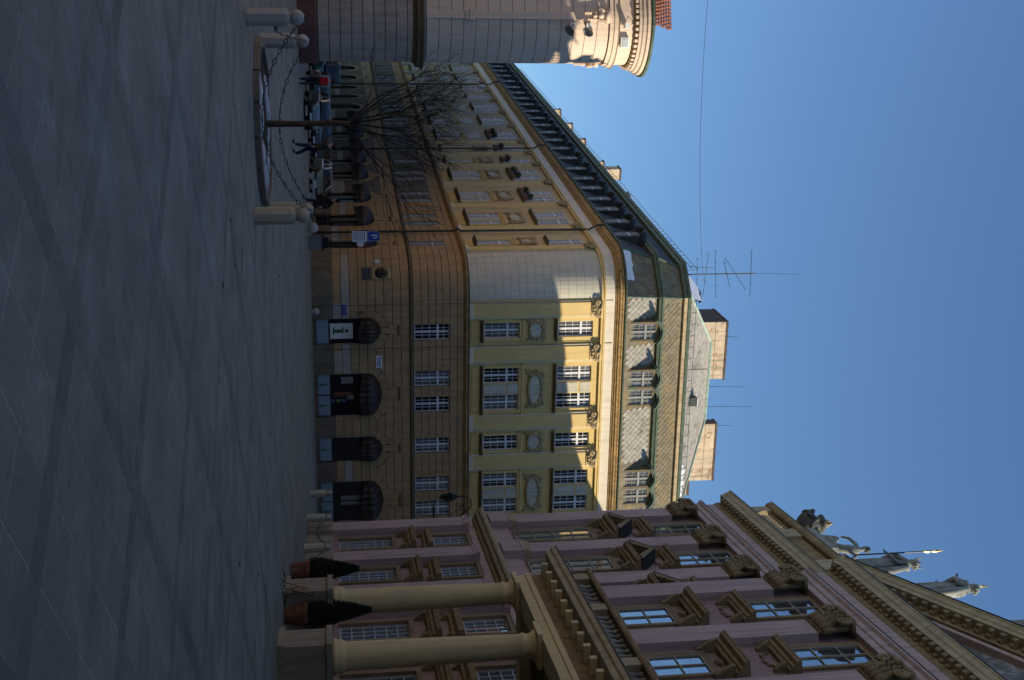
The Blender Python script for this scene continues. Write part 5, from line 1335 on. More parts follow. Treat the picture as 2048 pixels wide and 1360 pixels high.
def chain(a, b, za, zb, sag, label, group):
    a3, b3 = Vector((*a, za)), Vector((*b, zb)); d = (b3 - a3); d.z = 0; L = d.length
    t = thing('chain', label, 'chain', (*a, 0), 0, group); N = 60; pts = []
    for i in range(N+1):
        u = i/N; p = a3.lerp(b3, u); p.z -= sag*(1 - (2*u-1)**2); pts.append(p - Vector((*a, 0)))
    acc = [0]; [acc.append(acc[-1] + (pts[i+1]-pts[i]).length) for i in range(N)]
    k = max(3, int(acc[-1]/0.225)); 
    for i in range(k):
        s = acc[-1]*(i+0.5)/k; j = next(j for j in range(N) if acc[j+1] >= s); u = (s-acc[j])/(acc[j+1]-acc[j]); p = pts[j].lerp(pts[j+1], u); dr = (pts[j+1]-pts[j]).normalized()
        o = put('link', link, t, p); q = dr.to_track_quat('X', 'Z'); o.rotation_euler = (q @ Matrix.Rotation(random.uniform(-0.5, 0.5) + (0.9 if i % 2 else 0), 3, 'X').to_quaternion()).to_euler()
chain((-6.47, 24.63), (-2.66, 25.63), 1.10, 1.10, 0.88, 'dark chain of long links sagging along the near side of the tree planter', 'chains round the tree')
chain((-7.05, 28.9), (-3.22, 29.6), 1.10, 1.10, 0.72, 'dark chain of long links sagging along the far side of the tree planter', 'chains round the tree')
chain((-6.47, 24.63), (-7.05, 28.9), 1.10, 1.10, 0.65, 'dark chain linking the two bollards in front of the town hall plinth', 'chains round the tree')
chain((-2.66, 25.63), (-3.22, 29.6), 1.10, 1.10, 0.6, 'dark chain linking the two cream bollards beside the tree planter', 'chains round the tree')
for (a, b), l in zip(zip(RB, RB[1:]), ('dark chain hanging in front of the arched shop window beside the palace', 'dark chain hanging in front of the palace corner plinth', 'dark chain running behind the smaller potted conifer')): chain(a, b, 1.10, 1.10, 0.62, l, 'chains along the palace front')
# ------------------------------------------------------------------ planter ring and bare tree
PC = Vector((-5.05, 28.3)); PRX, PRY = 1.85, 2.35
pl = thing('tree_planter', 'low oval stone kerb ring with soil and old snow round the bare tree', 'planter', (PC.x, PC.y, 0))
nseg = 16
for i in range(nseg):
    a0, a1 = 2*pi*i/nseg + 0.012, 2*pi*(i+1)/nseg - 0.012; pts = []
    for k in range(4): a = a0 + (a1-a0)*k/3; pts.append((PRX*cos(a), PRY*sin(a)))
    for k in range(3, -1, -1): a = a0 + (a1-a0)*k/3; pts.append(((PRX-0.2)*cos(a), (PRY-0.2)*sin(a)))
    MB().zprism(pts, 0, 0.13 + random.uniform(-0.008, 0.008)).obj('kerb_stone', 'kerb_stone', pl)
def mound(mt, h0, h1, seed, name, holes=0.0, rscale=1.0):
    rnd = random.Random(seed); mb = MB(); nr, na = 7, 36; vs = [(0, 0, h1)]; fs = []
    for r in range(1, nr+1):
        for i in range(na):
            a = 2*pi*i/na; k = r/nr*rscale*(1 + (0.05*sin(3*a + seed) + 0.04*rnd.uniform(-1, 1) if r == nr and rscale < 1 else 0))
            vs.append(((PRX-0.21)*k*cos(a), (PRY-0.21)*k*sin(a), (h1 - (h1-h0)*(r/nr)**2) + rnd.uniform(-0.02, 0.02)*(1 if r < nr else 0.3)))
    for i in range(na): fs.append((0, 1+i, 1+(i+1) % na))
    for r in range(nr-1):
        for i in range(na): j = (i+1) % na; fs.append((1+r*na+i, 1+(r+1)*na+i, 1+(r+1)*na+j, 1+r*na+j))
    mb.add(vs, fs); return mb.obj(name, mt, pl, smooth=True)
mound('soil', 0.06, 0.10, 3, 'soil')
for i in range(16):
    a = random.uniform(0, 2*pi); k = random.uniform(0.5, 0.92); q = MB(); q.ball((PRX*0.85*k*cos(a), PRY*0.85*k*sin(a), 0.07), random.uniform(0.15, 0.5), 10, 6, random.uniform(0.5, 1), 0.22); q.obj('snow_heap', 'snow_dirty', pl, smooth=True)
tr = thing('bare_tree', 'small leafless young tree with fanning branches inside the stone ring', 'tree', (-5.14, 28.9, 0.05))
rnd = random.Random(21)
tk = MB(); tk.tube([(0, 0, 0), (0.01, 0, 0.05), (0.015, 0, 0.9), (-0.01, 0, 1.6), (0.02, 0, 1.98)], [0.10, 0.082, 0.068, 0.064, 0.062], 10); tk.obj('trunk', 'bark', tr, smooth=True)
cr = MB(); fine = MB()
def grow(p, d, r, l, depth):
    pts = [p]; rs = [r]; n = 4
    for i in range(n):
        d = (d + Vector((rnd.gauss(0, 0.10), rnd.gauss(0, 0.10), rnd.gauss(0.03, 0.06)))).normalized(); p = p + d*l/n; pts.append(p); rs.append(r*(1 - 0.42*(i+1)/n))
        if depth > 0 and i > 0 and rnd.random() < (0.95 if depth > 1 else 0.8):
            for _ in range(2 if depth == 1 else 1):
                sd = (d + Vector((rnd.gauss(0, 0.55), rnd.gauss(0, 0.55), rnd.gauss(0.1, 0.35)))).normalized()
                grow(p, sd, rs[-1]*0.62, l*rnd.uniform(0.5, 0.75), depth-1)
    (cr if r > 0.012 else fine).tube(pts, [max(0.003, q) for q in rs], 5 if r > 0.012 else 3, cap=False)
    if depth > 0:
        for _ in range(2):
            sd = (d + Vector((rnd.gauss(0, 0.4), rnd.gauss(0, 0.4), rnd.gauss(0.1, 0.25)))).normalized(); grow(p, sd, rs[-1]*0.75, l*0.68, depth-1)
for i in range(9):
    a = 2*pi*i/9 + rnd.uniform(-0.3, 0.3); el = rnd.uniform(0.5, 1.25)
    grow(Vector((0, 0, 1.75 + 0.035*i)), Vector((cos(a)*cos(el), sin(a)*cos(el), sin(el))), 0.027, rnd.uniform(1.05, 1.45), 3)
crown = cr.obj('crown', 'twig', tr); fine.obj('twigs', 'twig', crown)
# ------------------------------------------------------------------ potted conifers
def conifer(x, y, hpot, rpot, hcone, rcone, label, seed):
    t = thing('potted_conifer', label, 'potted plant', (x, y, 0), 0, 'potted conifers by the portico')
    p = MB(); k = hpot
    p.lathe([(rpot*0.66, 0), (rpot*0.72, 0.04*k), (rpot*0.90, 0.72*k), (rpot*0.90, 0.76*k), (rpot*1.0, 0.78*k), (rpot*1.02, k), (rpot*0.92, k), (rpot*0.88, 0.9*k)], 28); p = p.obj('pot', 'terracotta', t, smooth=False)
    s = MB(); s.lathe([(0.001, 0.9*k), (rpot*0.89, 0.89*k)], 20, cap=False); s.obj('soil', 'soil', p)
    rnd = random.Random(seed); f = MB()
    c = MB(); c.lathe([(rcone*0.62, hpot*0.9), (rcone*0.86, hpot + 0.12*hcone), (rcone*0.72, hpot + 0.35*hcone), (rcone*0.30, hpot + 0.75*hcone), (0.01, hpot + 0.95*hcone)], 14); c.obj('stem_core', 'conifer_core', t)
    for _ in range(5200):
        u = rnd.random()**0.75; 
        prof = rcone*(1 - u)**0.85*(0.80 + 0.20*min(1, u*8)) ; a = rnd.uniform(0, 2*pi)
        rr = prof*(0.80 + 0.26*rnd.random() + (0.16*rnd.random() if rnd.random() < 0.12 else 0)) + 0.012
        pz = hpot*0.92 + u*hcone
        p0 = Vector((rr*cos(a), rr*sin(a), pz)); out = Vector((cos(a), sin(a), 0.9 + rnd.gauss(0, 0.35))).normalized(); sd = out.cross(Vector((rnd.gauss(0, 1), rnd.gauss(0, 1), rnd.gauss(0, 1)))).normalized(); s = rnd.uniform(0.025, 0.06)
        f.add([p0 - sd*s*0.35, p0 + out*s*0.6 + sd*s*0.2, p0 + out*s*1.5, p0 - sd*s*0.45 + out*s*0.7], [(0, 1, 2, 3)])
    f.obj('crown', 'conifer', t)
conifer(7.27, 33.85, 0.64, 0.38, 1.72, 0.43, 'larger conical evergreen in a terracotta pot beside the portico column', 5)
conifer(6.95, 38.4, 0.58, 0.35, 1.52, 0.41, 'smaller conical evergreen in a terracotta pot in front of the palace windows', 8)
# folding stand between the pots
fs_ = thing('folding_stand', 'small dark metal folding stand with a slatted rack between the potted conifers', 'stand', (6.62, 33.5, 0), R(10))
q = MB(); q.tube([(-0.42, -0.1, 0.01), (-0.10, 0, 0.06), (0.12, 0, 0.76)], 0.016, 5); q.tube([(0.42, 0.1, 0.01), (0.10, 0, 0.08), (0.02, 0, 0.35)], 0.016, 5); q.tube([(-0.42, 0.45, 0.01), (-0.10, 0.45, 0.06), (0.12, 0.45, 0.76)], 0.016, 5); q.tube([(0.42, 0.45, 0.01), (0.10, 0.45, 0.08), (0.02, 0.45, 0.35)], 0.016, 5); q.tube([(0.12, 0, 0.76), (0.12, 0.45, 0.76)], 0.016, 5); q.obj('frame', 'iron', fs_)
for i in range(6): z = 0.28 + 0.085*i; x = -0.10 + 0.22*(z-0.06)/0.70; MB().box(x-0.012, x+0.012, 0, 0.45, z-0.012, z+0.02).obj('slat', 'wood_brown', fs_)
# ------------------------------------------------------------------ figures (one continuous skinned body each)
def skinned(name, joints, edges, radii, root, mt, parent=None, sub=1, loc=(0, 0, 0), rz=0.0):
    names = list(joints); idx = {k: i for i, k in enumerate(names)}
    me = bpy.data.meshes.new(name); me.from_pydata([joints[k] for k in names], [(idx[a], idx[b]) for a, b in edges], [])
    ob = bpy.data.objects.new(name, me); col.objects.link(ob)
    ob.modifiers.new('skin', 'SKIN'); sm = ob.modifiers.new('sub', 'SUBSURF'); sm.levels = sub; sm.render_levels = sub
    for k in names:
        sv = me.skin_vertices[0].data[idx[k]]; r = radii[k]; sv.radius = r if isinstance(r, tuple) else (r, r); sv.use_root = (k == root)
    dg = bpy.context.evaluated_depsgraph_get(); dg.update()
    out = bpy.data.meshes.new_from_object(ob.evaluated_get(dg)); out.name = name
    bpy.data.objects.remove(ob); bpy.data.meshes.remove(me)
    out.materials.clear(); out.materials.append(MT[mt]); out.shade_smooth()
    return put(name, out, parent, loc, rz)
def human_joints(h=1.75, stride=0.0, lean=0.0, arm_l=None, arm_r=None, head_turn=0.0):
    """x right, -y forward, z up; returns joints, edges, radii for a body of height h"""
    k = h/1.75; J = {}; E_ = []; Rr = {}
    def j(n, p, r, to=None):
        J[n] = (p[0]*k, p[1]*k, p[2]*k); Rr[n] = tuple(v*k for v in r) if isinstance(r, tuple) else r*k
        if to: E_.append((to, n))
    j('pelvis', (0, 0, 0.95), (0.155, 0.11)); j('waist', (0, -0.01-lean*0.3, 1.10), (0.14, 0.10), 'pelvis'); j('chest', (0, -0.02-lean*0.7, 1.30), (0.165, 0.115), 'waist'); j('collar', (0, -0.01-lean, 1.43), (0.09, 0.075), 'chest')
    j('neck', (0, -0.02-lean*1.1, 1.50), 0.055, 'collar'); j('jaw', (0, -0.045-lean*1.25, 1.565), (0.062, 0.07), 'neck'); j('head', (0, -0.02-lean*1.3, 1.65), (0.078, 0.095), 'jaw'); j('crown', (0, 0.0-lean*1.3, 1.735), (0.06, 0.075), 'head')
    j('nose', (0, -0.125-lean*1.3, 1.615), 0.016, 'jaw')
    for s, n in ((-1, 'l'), (1, 'r')):
        st = stride*s
        j('hip'+n, (s*0.09, 0, 0.90), 0.098, 'pelvis'); j('knee'+n, (s*0.10, -st*0.5 - 0.03, 0.50), 0.062, 'hip'+n); j('calf'+n, (s*0.10, -st*0.72+0.03, 0.34), 0.06, 'knee'+n); j('ankle'+n, (s*0.10, -st+0.03, 0.09), 0.038, 'calf'+n)
        j('foot'+n, (s*0.11, -st-0.05, 0.045), (0.042, 0.036), 'ankle'+n); j('toe'+n, (s*0.12, -st-0.16, 0.03), (0.04, 0.025), 'foot'+n)
        j('shoulder'+n, (s*0.185, -lean*0.95, 1.405), 0.062, 'collar')
        el, wr = (arm_l if s < 0 else arm_r) or ((s*0.24, 0.03-lean*0.7, 1.13), (s*0.25, -0.06-lean*0.4, 0.89))
        j('elbow'+n, el, 0.045, 'shoulder'+n); j('wrist'+n, wr, 0.031, 'elbow'+n)
        d = (Vector(wr) - Vector(el)).normalized(); sd = d.cross(Vector((0, 1, 0.2))).normalized()
        p = Vector(wr) + d*0.075; j('palm'+n, p, (0.038, 0.022), 'wrist'+n)
        for q, (o, l) in enumerate(((-0.03, 0.07), (-0.01, 0.085), (0.012, 0.08), (0.032, 0.06))):
            a = p + sd*o + d*0.035; j(f'f{q}'+n, a, 0.0105, 'palm'+n); j(f'g{q}'+n, a + d*l*0.55 + Vector((0, -0.015, 0)), 0.0095, f'f{q}'+n); j(f'h{q}'+n, a + d*l*0.85 + Vector((0, -0.035, 0)), 0.008, f'g{q}'+n)
        j('t1'+n, Vector(wr) + d*0.035 + Vector((0, -0.035, 0)), 0.012, 'palm'+n); j('t2'+n, Vector(wr) + d*0.075 + Vector((0, -0.055, 0)), 0.009, 't1'+n)
    return J, E_, Rr
def sub_body(J, E_, Rr, keep, grow, cut=None):
    jj = {k: v for k, v in J.items() if k in keep}; ee = [(a, b) for a, b in E_ if a in keep and b in keep]
    rr = {k: (tuple(x + grow for x in Rr[k]) if isinstance(Rr[k], tuple) else Rr[k] + grow) for k in jj}
    return jj, ee, rr
TORSO = ['pelvis', 'waist', 'chest', 'collar', 'shoulderl', 'shoulderr', 'elbowl', 'elbowr', 'wristl', 'wristr']
LEGS = ['pelvis', 'hipl', 'hipr', 'kneel', 'kneer', 'calfl', 'calfr', 'anklel', 'ankler']
def skirt(mb, h, r0, r1, z0, z1, y=0.0, n=18, stride=0.0):
    mb.lathe([(r0, z0), (r0*1.0+0.01, z0+0.02), (r1, z1), (r1*0.9, z1+0.06)], n, (0, y, 0), squash=0.72)
def person(label, loc, rz, h, coat, trousers, hat=None, hair=True, stride=0.0, lean=0.0, long_coat=0.0, **kw):
    t = thing('person', label, 'person', loc, rz)
    J, E_, Rr = human_joints(h, stride, lean, **kw)
    skinned('body', J, E_, Rr, 'pelvis', 'skin', t, 1)
    a = sub_body(J, E_, Rr, TORSO, 0.03); c = skinned('coat', *a, 'pelvis', coat, t, 1)
    if long_coat:
        k = h/1.75; m_ = MB(); skirt(m_, h, 0.25*k, 0.19*k, (0.95-long_coat)*k, 1.08*k); m_.obj('coat_skirt', coat, c, smooth=True)
    a = sub_body(J, E_, Rr, LEGS, 0.02); skinned('trousers', *a, 'pelvis', trousers, t, 1)
    for s in 'lr':
        jj = {k: v for k, v in J.items() if k in ('ankle'+s, 'foot'+s, 'toe'+s)}; skinned('shoe', jj, [('ankle'+s, 'foot'+s), ('foot'+s, 'toe'+s)], {k: (0.052, 0.04) for k in jj}, 'foot'+s, 'shoe', t, 1)
    hd_ = Vector(J['head']); k = h/1.75
    if hair: m_ = MB(); m_.ball((hd_.x, hd_.y + 0.02, hd_.z + 0.03), 0.115*k, 12, 8, 1.05, 1.0); m_.obj('hair', 'hair', t, smooth=True)
    if hat:
        m_ = MB(); m_.lathe([(0.19*k, 0.05), (0.195*k, 0.065), (0.11*k, 0.075), (0.105*k, 0.17), (0.08*k, 0.19), (0.001, 0.18)], 18, (hd_.x, hd_.y, hd_.z + 0.0), cap=False); m_.obj('hat', hat, t, smooth=True)
    return t, J
ph, J = person('person in a long black coat and brimmed hat striding past the cream bollards', (-7.05, 62.0, 0), R(-62), 1.80, 'coat_black', 'coat_black', hat='coat_black', stride=0.30, lean=0.10, long_coat=0.45, arm_l=((-0.25, -0.12, 1.15), (-0.17, -0.30, 1.05)), arm_r=((0.30, 0.14, 1.16), (0.30, 0.10, 0.92)))
q = MB(); q.lathe([(0.20, 0), (0.21, 0.02), (0.21, 0.26), (0.2, 0.28)], 8, (0.30, 0.06, 0.50), squash=0.35); q.obj('bag', 'coat_black', ph)
pj, J = person('person in a dark jacket and blue jeans walking past the bare tree', (-7.8, 49.3, 0), R(-70), 1.70, 'coat_green', 'jeans', stride=0.22, lean=0.05)
pr, J = person('person with a bright red bag on the back near the town hall corner', (-12.75, 60.2, 0), R(195), 1.72, 'cloth_grey', 'cloth_navy', stride=0.12)
q = MB(); q.box(-0.19, 0.19, 0.15, 0.34, 0.98, 1.42); me = q.mesh('bag', 'cloth_red'); bm = bmesh.new(); bm.from_mesh(me); bmesh.ops.bevel(bm, geom=bm.edges[:], offset=0.05, segments=3, affect='EDGES'); bm.to_mesh(me); bm.free(); bg_ = put('bag', me, pr)
q = MB(); [q.tube([(sx*0.13, 0.2, 1.40), (sx*0.14, 0.0, 1.50), (sx*0.14, -0.17, 1.36), (sx*0.15, -0.14, 1.12), (sx*0.15, 0.16, 1.05)], 0.022, 5) for sx in (-1, 1)]; q.obj('strap', 'cloth_grey', bg_)
# ------------------------------------------------------------------ statues and urn on the palace
def pal_world(s, off, z): return Vector(FP.loc(s, off, z)) + pal.location
def gown(mb, prof, n=20, folds=9, amp=0.035):
    vs = []; fs = []; k = len(prof)
    for i in range(n*2):
        a = 2*pi*i/(n*2); f = 1 + amp*sin(folds*a)
        vs += [(r*cos(a)*(f if z < 1.2 else 1), r*sin(a)*0.8*(f if z < 1.2 else 1) + dy, z) for r, z, dy in prof]
    for i in range(n*2):
        j = (i+1) % (n*2)
        for q_ in range(k-1): fs.append((i*k+q_, j*k+q_, j*k+q_+1, i*k+q_+1))
    mb.add(vs, fs)
def statue_standing(label, s, off, z, rz, h, arm_l, arm_r, spear=None, crownf=False):
    p = pal_world(s, off, z); t = thing('statue', label, 'statue', p, rz, 'statues on the pediment')
    J, E_, Rr = human_joints(1.75, 0.06, 0.02, arm_l=arm_l, arm_r=arm_r)
    b = skinned('figure', J, E_, Rr, 'pelvis', 'statue', t, 2)
    g = MB(); gown(g, [(0.23, 0.0, 0), (0.25, 0.3, 0), (0.25, 0.7, 0), (0.235, 0.95, 0), (0.18, 1.12, -0.02), (0.215, 1.30, -0.03), (0.17, 1.42, -0.02), (0.07, 1.49, -0.02)], amp=0.07); g.obj('gown', 'statue', t, smooth=True)
    c = MB(); c.tube([(-0.26, -0.05, 0.7), (-0.1, -0.22, 1.0), (0.12, -0.22, 1.2), (0.24, -0.02, 1.40), (0.1, 0.16, 1.42)], [0.06, 0.085, 0.08, 0.07, 0.05], 8); c.tube([(0.20, 0.1, 1.40), (0.22, 0.16, 1.0), (0.18, 0.16, 0.5), (0.12, 0.14, 0.15)], [0.06, 0.09, 0.09, 0.07], 8); c.obj('cloak', 'statue', t, smooth=True)
    hr = MB(); hd_ = Vector(J['head']); hr.ball((hd_.x, hd_.y+0.02, hd_.z+0.03), 0.12, 12, 8); [hr.ball((hd_.x+0.10*cos(a), hd_.y+0.03+0.10*sin(a), hd_.z+0.02), 0.045, 6, 4) for a in (0, 0.6, 1.2, 1.8, 2.4, 3.1)]
    if crownf: [hr.tube([(hd_.x+0.10*cos(a), hd_.y+0.10*sin(a), hd_.z+0.09), (hd_.x+0.17*cos(a), hd_.y+0.17*sin(a), hd_.z+0.20)], [0.02, 0.006], 5) for a in (0.3, 1.3, 2.4, 3.6, 4.6, 5.6)]
    hr.obj('hair', 'statue', t, smooth=True)
    MB().box(-0.16, 0.16, -0.14, 0.14, -0.12, 0.0).obj('base', 'statue', t)
    if spear:
        a, c2 = Vector(spear[0]), Vector(spear[1]); d = (c2-a).normalized()
        sp = MB(); sp.tube([a, c2], 0.018, 6); sp = sp.obj('spear', 'bronze', t)
        m_ = MB(); m_.tube([c2 - d*0.28, c2 - d*0.22, c2 - d*0.14, c2 - d*0.10], [0.02, 0.035, 0.035, 0.02], 6); m_.tube([c2 - d*0.08, c2 + d*0.02, c2 + d*0.22], [0.02, 0.045, 0.003], 6); m_.obj('spear_tip', 'gilt', sp)
    t.scale = (h/1.75,)*3
    return t
FACE = FP.rz                         # local -y looks out over the square
statue_standing('standing robed statue with radiate crown, outstretched arm and gilded spear on the gable end', 14.30, RO+0.38, 20.42, FACE - R(35), 2.75, ((-0.42, -0.10, 1.36), (-0.66, -0.22, 1.30)), ((0.26, -0.02, 1.14), (0.24, -0.20, 0.98)), ((0.22, -0.26, 0.1), (0.22, -0.26, 2.15)), True)
statue_standing('standing robed statue holding a gilded spear, higher up the gable slope', 17.15, RO+0.38, 21.30, FACE - R(55), 2.75, ((-0.26, -0.05, 1.14), (-0.22, -0.24, 1.04)), ((0.30, -0.02, 1.14), (0.24, -0.16, 1.22)), ((-0.22, -0.28, 0.3), (-0.30, -0.28, 2.05)))
statue_standing('standing statue beside the frame-side slope of the gable, arm with staff raised', 20.9, RO+0.38, 22.75, FACE - R(30), 2.6, ((-0.40, -0.08, 1.5), (-0.62, -0.16, 1.62)), None, ((-0.66, -0.2, 0.9), (-0.7, -0.2, 2.1)))
# reclining figure on the attic
p = pal_world(6.9, 0.05, 22.55); t = thing('statue', 'reclining nude statue with bent knees lying along the attic parapet', 'statue', p, FP.rz, 'statues on the pediment')
J = {}; E_ = []; Rr = {}
def jn(n, p_, r, to=None):
    J[n] = p_; Rr[n] = r
    if to: E_.append((to, n))
jn('pelvis', (0.15, 0, 0.25), (0.20, 0.18)); jn('waist', (0.42, 0, 0.50), (0.17, 0.15), 'pelvis'); jn('chest', (0.62, 0, 0.82), (0.20, 0.17), 'waist'); jn('collar', (0.70, 0, 1.02), (0.10, 0.09), 'chest'); jn('neck', (0.72, -0.02, 1.14), 0.07, 'collar'); jn('head', (0.72, -0.06, 1.32), (0.105, 0.12), 'neck'); jn('crown', (0.74, -0.03, 1.44), 0.085, 'head')
jn('hipa', (0.05, -0.1, 0.26), 0.14, 'pelvis'); jn('kneea', (-0.42, -0.12, 0.72), 0.09, 'hipa'); jn('calfa', (-0.62, -0.12, 0.45), 0.085, 'kneea'); jn('anklea', (-0.85, -0.12, 0.12), 0.05, 'calfa'); jn('toea', (-1.06, -0.14, 0.10), 0.045, 'anklea')
jn('hipb', (0.05, 0.1, 0.2), 0.14, 'pelvis'); jn('kneeb', (-0.55, 0.1, 0.34), 0.09, 'hipb'); jn('ankleb', (-1.15, 0.08, 0.14), 0.055, 'kneeb'); jn('toeb', (-1.40, 0.06, 0.30), 0.04, 'ankleb')
jn('sha', (0.62, -0.22, 0.98), 0.08, 'collar'); jn('ela', (0.22, -0.32, 0.86), 0.06, 'sha'); jn('wra', (-0.12, -0.26, 0.78), 0.045, 'ela'); jn('hda', (-0.28, -0.24, 0.76), (0.05, 0.03), 'wra')
jn('shb', (0.74, 0.22, 0.95), 0.08, 'collar'); jn('elb', (0.98, 0.28, 0.60), 0.06, 'shb'); jn('wrb', (1.02, 0.18, 0.22), 0.045, 'elb'); jn('hdb', (1.05, 0.12, 0.08), (0.05, 0.03), 'wrb')
skinned('figure', J, E_, Rr, 'pelvis', 'statue', t, 2)
q = MB(); q.tube([(0.6, -0.2, 0.05), (0.1, -0.28, 0.1), (-0.3, -0.2, 0.22), (-0.7, 0.1, 0.1)], [0.12, 0.15, 0.12, 0.08], 8); q.tube([(1.1, 0.1, 0.05), (0.9, 0.2, 0.2), (0.5, 0.3, 0.15)], [0.12, 0.2, 0.1], 8); q.obj('drapery', 'statue', t, smooth=True)
q = MB(); q.ball((0.74, -0.01, 1.38), 0.135, 12, 8); q.obj('hair', 'urn', t, smooth=True)
MB().box(-1.2, 1.25, -0.32, 0.34, -0.27, 0.04).obj('base', 'statue', t)
t.scale = (1.15,)*3
# urn
p = pal_world(3.75, 0.05, 22.24); t = thing('urn', 'dark garlanded stone urn with flame finial on the attic corner pier', 'urn', p, 0)
q = MB(); q.lathe([(0.30, 0), (0.30, 0.08), (0.20, 0.14), (0.16, 0.22), (0.34, 0.34), (0.55, 0.55), (0.60, 0.80), (0.55, 1.02), (0.40, 1.14), (0.30, 1.20), (0.27, 1.28), (0.42, 1.36), (0.44, 1.46), (0.38, 1.52), (0.12, 1.58)], 24); q.obj('body', 'urn', t, smooth=True)
q = MB()
for k in range(6):
    a0 = 2*pi*k/6; pts = [(0.62*cos(a0 + pi/3*i/6), 0.62*sin(a0 + pi/3*i/6), 1.0 - 0.28*sin(pi*i/6)) for i in range(7)]; q.tube(pts, [0.05, 0.07, 0.09, 0.10, 0.09, 0.07, 0.05], 6); q.ball((0.60*cos(a0), 0.60*sin(a0), 1.02), 0.13, 8, 5)
q.obj('garland', 'urn', t, smooth=True)
q = MB(); q.lathe([(0.12, 1.55), (0.17, 1.62), (0.10, 1.74), (0.12, 1.80), (0.05, 1.95), (0.001, 2.05)], 8); [q.tube([(0.1*cos(a), 0.1*sin(a), 1.6), (0.16*cos(a), 0.16*sin(a), 1.72), (0.06*cos(a), 0.06*sin(a), 1.9)], [0.05, 0.045, 0.01], 5) for a in (0, 1.3, 2.5, 3.8, 5.0)]; q.obj('finial', 'palace_stone_light', t)
# ------------------------------------------------------------------ street furniture
ps = thing('parking_sign', 'blue parking sign with a white text panel and round sign on a grey post', 'sign', (-6.14, 71.0, 0), R(4))
MB().tube([(0, 0, 0), (0, 0, 4.1)], 0.035, 8).obj('post', 'metal_grey', ps)
p = MB().box(-0.29, 0.29, -0.06, -0.04, 3.36, 4.06).obj('parking_plate', 'sign_blue', ps); put('letter', text_mesh('P', 0.55, 'sign_white', 'letter'), p, (0.0, -0.064, 3.71))
q = MB(); [q.box(a, b, -0.064, -0.061, c, d) for a, b, c, d in ((-0.27, 0.27, 4.02, 4.035), (-0.27, 0.27, 3.385, 3.40), (-0.27, -0.255, 3.40, 4.02), (0.255, 0.27, 3.40, 4.02))]; q.obj('border', 'sign_white', p)
p = MB().box(-0.31, 0.31, -0.06, -0.04, 2.50, 3.34).obj('text_plate', 'sign_white', ps)
q = MB()
for r in range(6):
    x = -0.26
    while x < 0.2: w = random.uniform(0.04, 0.10); q.box(x, x+w, -0.064, -0.061, 2.58+0.12*r, 2.63+0.12*r); x += w + 0.03
q.obj('lettering', 'sign_ink', p)
n = 20; q = MB(); q.prism([(0.40+0.26*cos(2*pi*k/n), 2.98+0.26*sin(2*pi*k/n)) for k in range(n)], 0.01, 0.03); rs = q.obj('round_plate', 'sign_red', ps); q = MB(); q.prism([(0.40+0.20*cos(2*pi*k/n), 2.98+0.20*sin(2*pi*k/n)) for k in range(n)], 0.004, 0.009); q.obj('round_face', 'sign_white', rs)
ub = thing('utility_box', 'grey box with a dark lid standing beside the parking sign', 'box', (-5.83, 71.1, 0), R(6))
MB().box(-0.38, 0.38, -0.28, 0.28, 0, 0.80).obj('casing', 'bin_grey', ub); MB().box(-0.42, 0.42, -0.32, 0.32, 0.80, 0.90).obj('lid', 'rubber', ub); MB().box(-0.30, 0.30, -0.29, -0.281, 0.08, 0.72).obj('door', 'bin_grey', ub); MB().box(-0.30, 0.30, -0.26, 0.26, 0.90, 1.15).obj('black_sack', 'rubber', ub)
# ------------------------------------------------------------------ parked cars
def wheel(t, x, y, r):
    q = MB(); q.lathe([(r*0.62, -0.09), (r*0.95, -0.10), (r, -0.06), (r, 0.06), (r*0.95, 0.10), (r*0.62, 0.09)], 22, cap=False); me = q.mesh('wheel', 'rubber', True); me.transform(Matrix.Rotation(pi/2, 4, 'X')); w = put('wheel', me, t, (x, y, r))
    q = MB(); q.lathe([(0.001, -0.085), (r*0.2, -0.09), (r*0.60, -0.06), (r*0.64, -0.085), (r*0.64, 0.085), (r*0.6, 0.06), (r*0.2, 0.09), (0.001, 0.085)], 16, cap=False); me = q.mesh('rim', 'metal_grey', True); me.transform(Matrix.Rotation(pi/2, 4, 'X')); put('rim', me, w)
def loft(mb, st):
    """stations (x, z0, z1, half width, roundness) along x, each an 12-point rounded section"""
    vs = []; fs = []; k = 12
    for x, z0, z1, hw, rd in st:
        r = min(rd, hw*0.9, (z1-z0)*0.48)
        for (cy, cz, a0) in ((hw-r, z1-r, 0), (-(hw-r), z1-r, 90), (-(hw-r), z0+r, 180), (hw-r, z0+r, 270)):
            for a in (0, 45, 90): vs.append((x, cy + r*cos(R(a0+a)), cz + r*sin(R(a0+a))))
    for i in range(len(st)-1):
        for j in range(k): fs.append((i*k+j, i*k+(j+1) % k, (i+1)*k+(j+1) % k, (i+1)*k+j))
    fs += [tuple(range(k)), tuple(range(len(st)*k-1, (len(st)-1)*k-1, -1))]; mb.add(vs, fs)
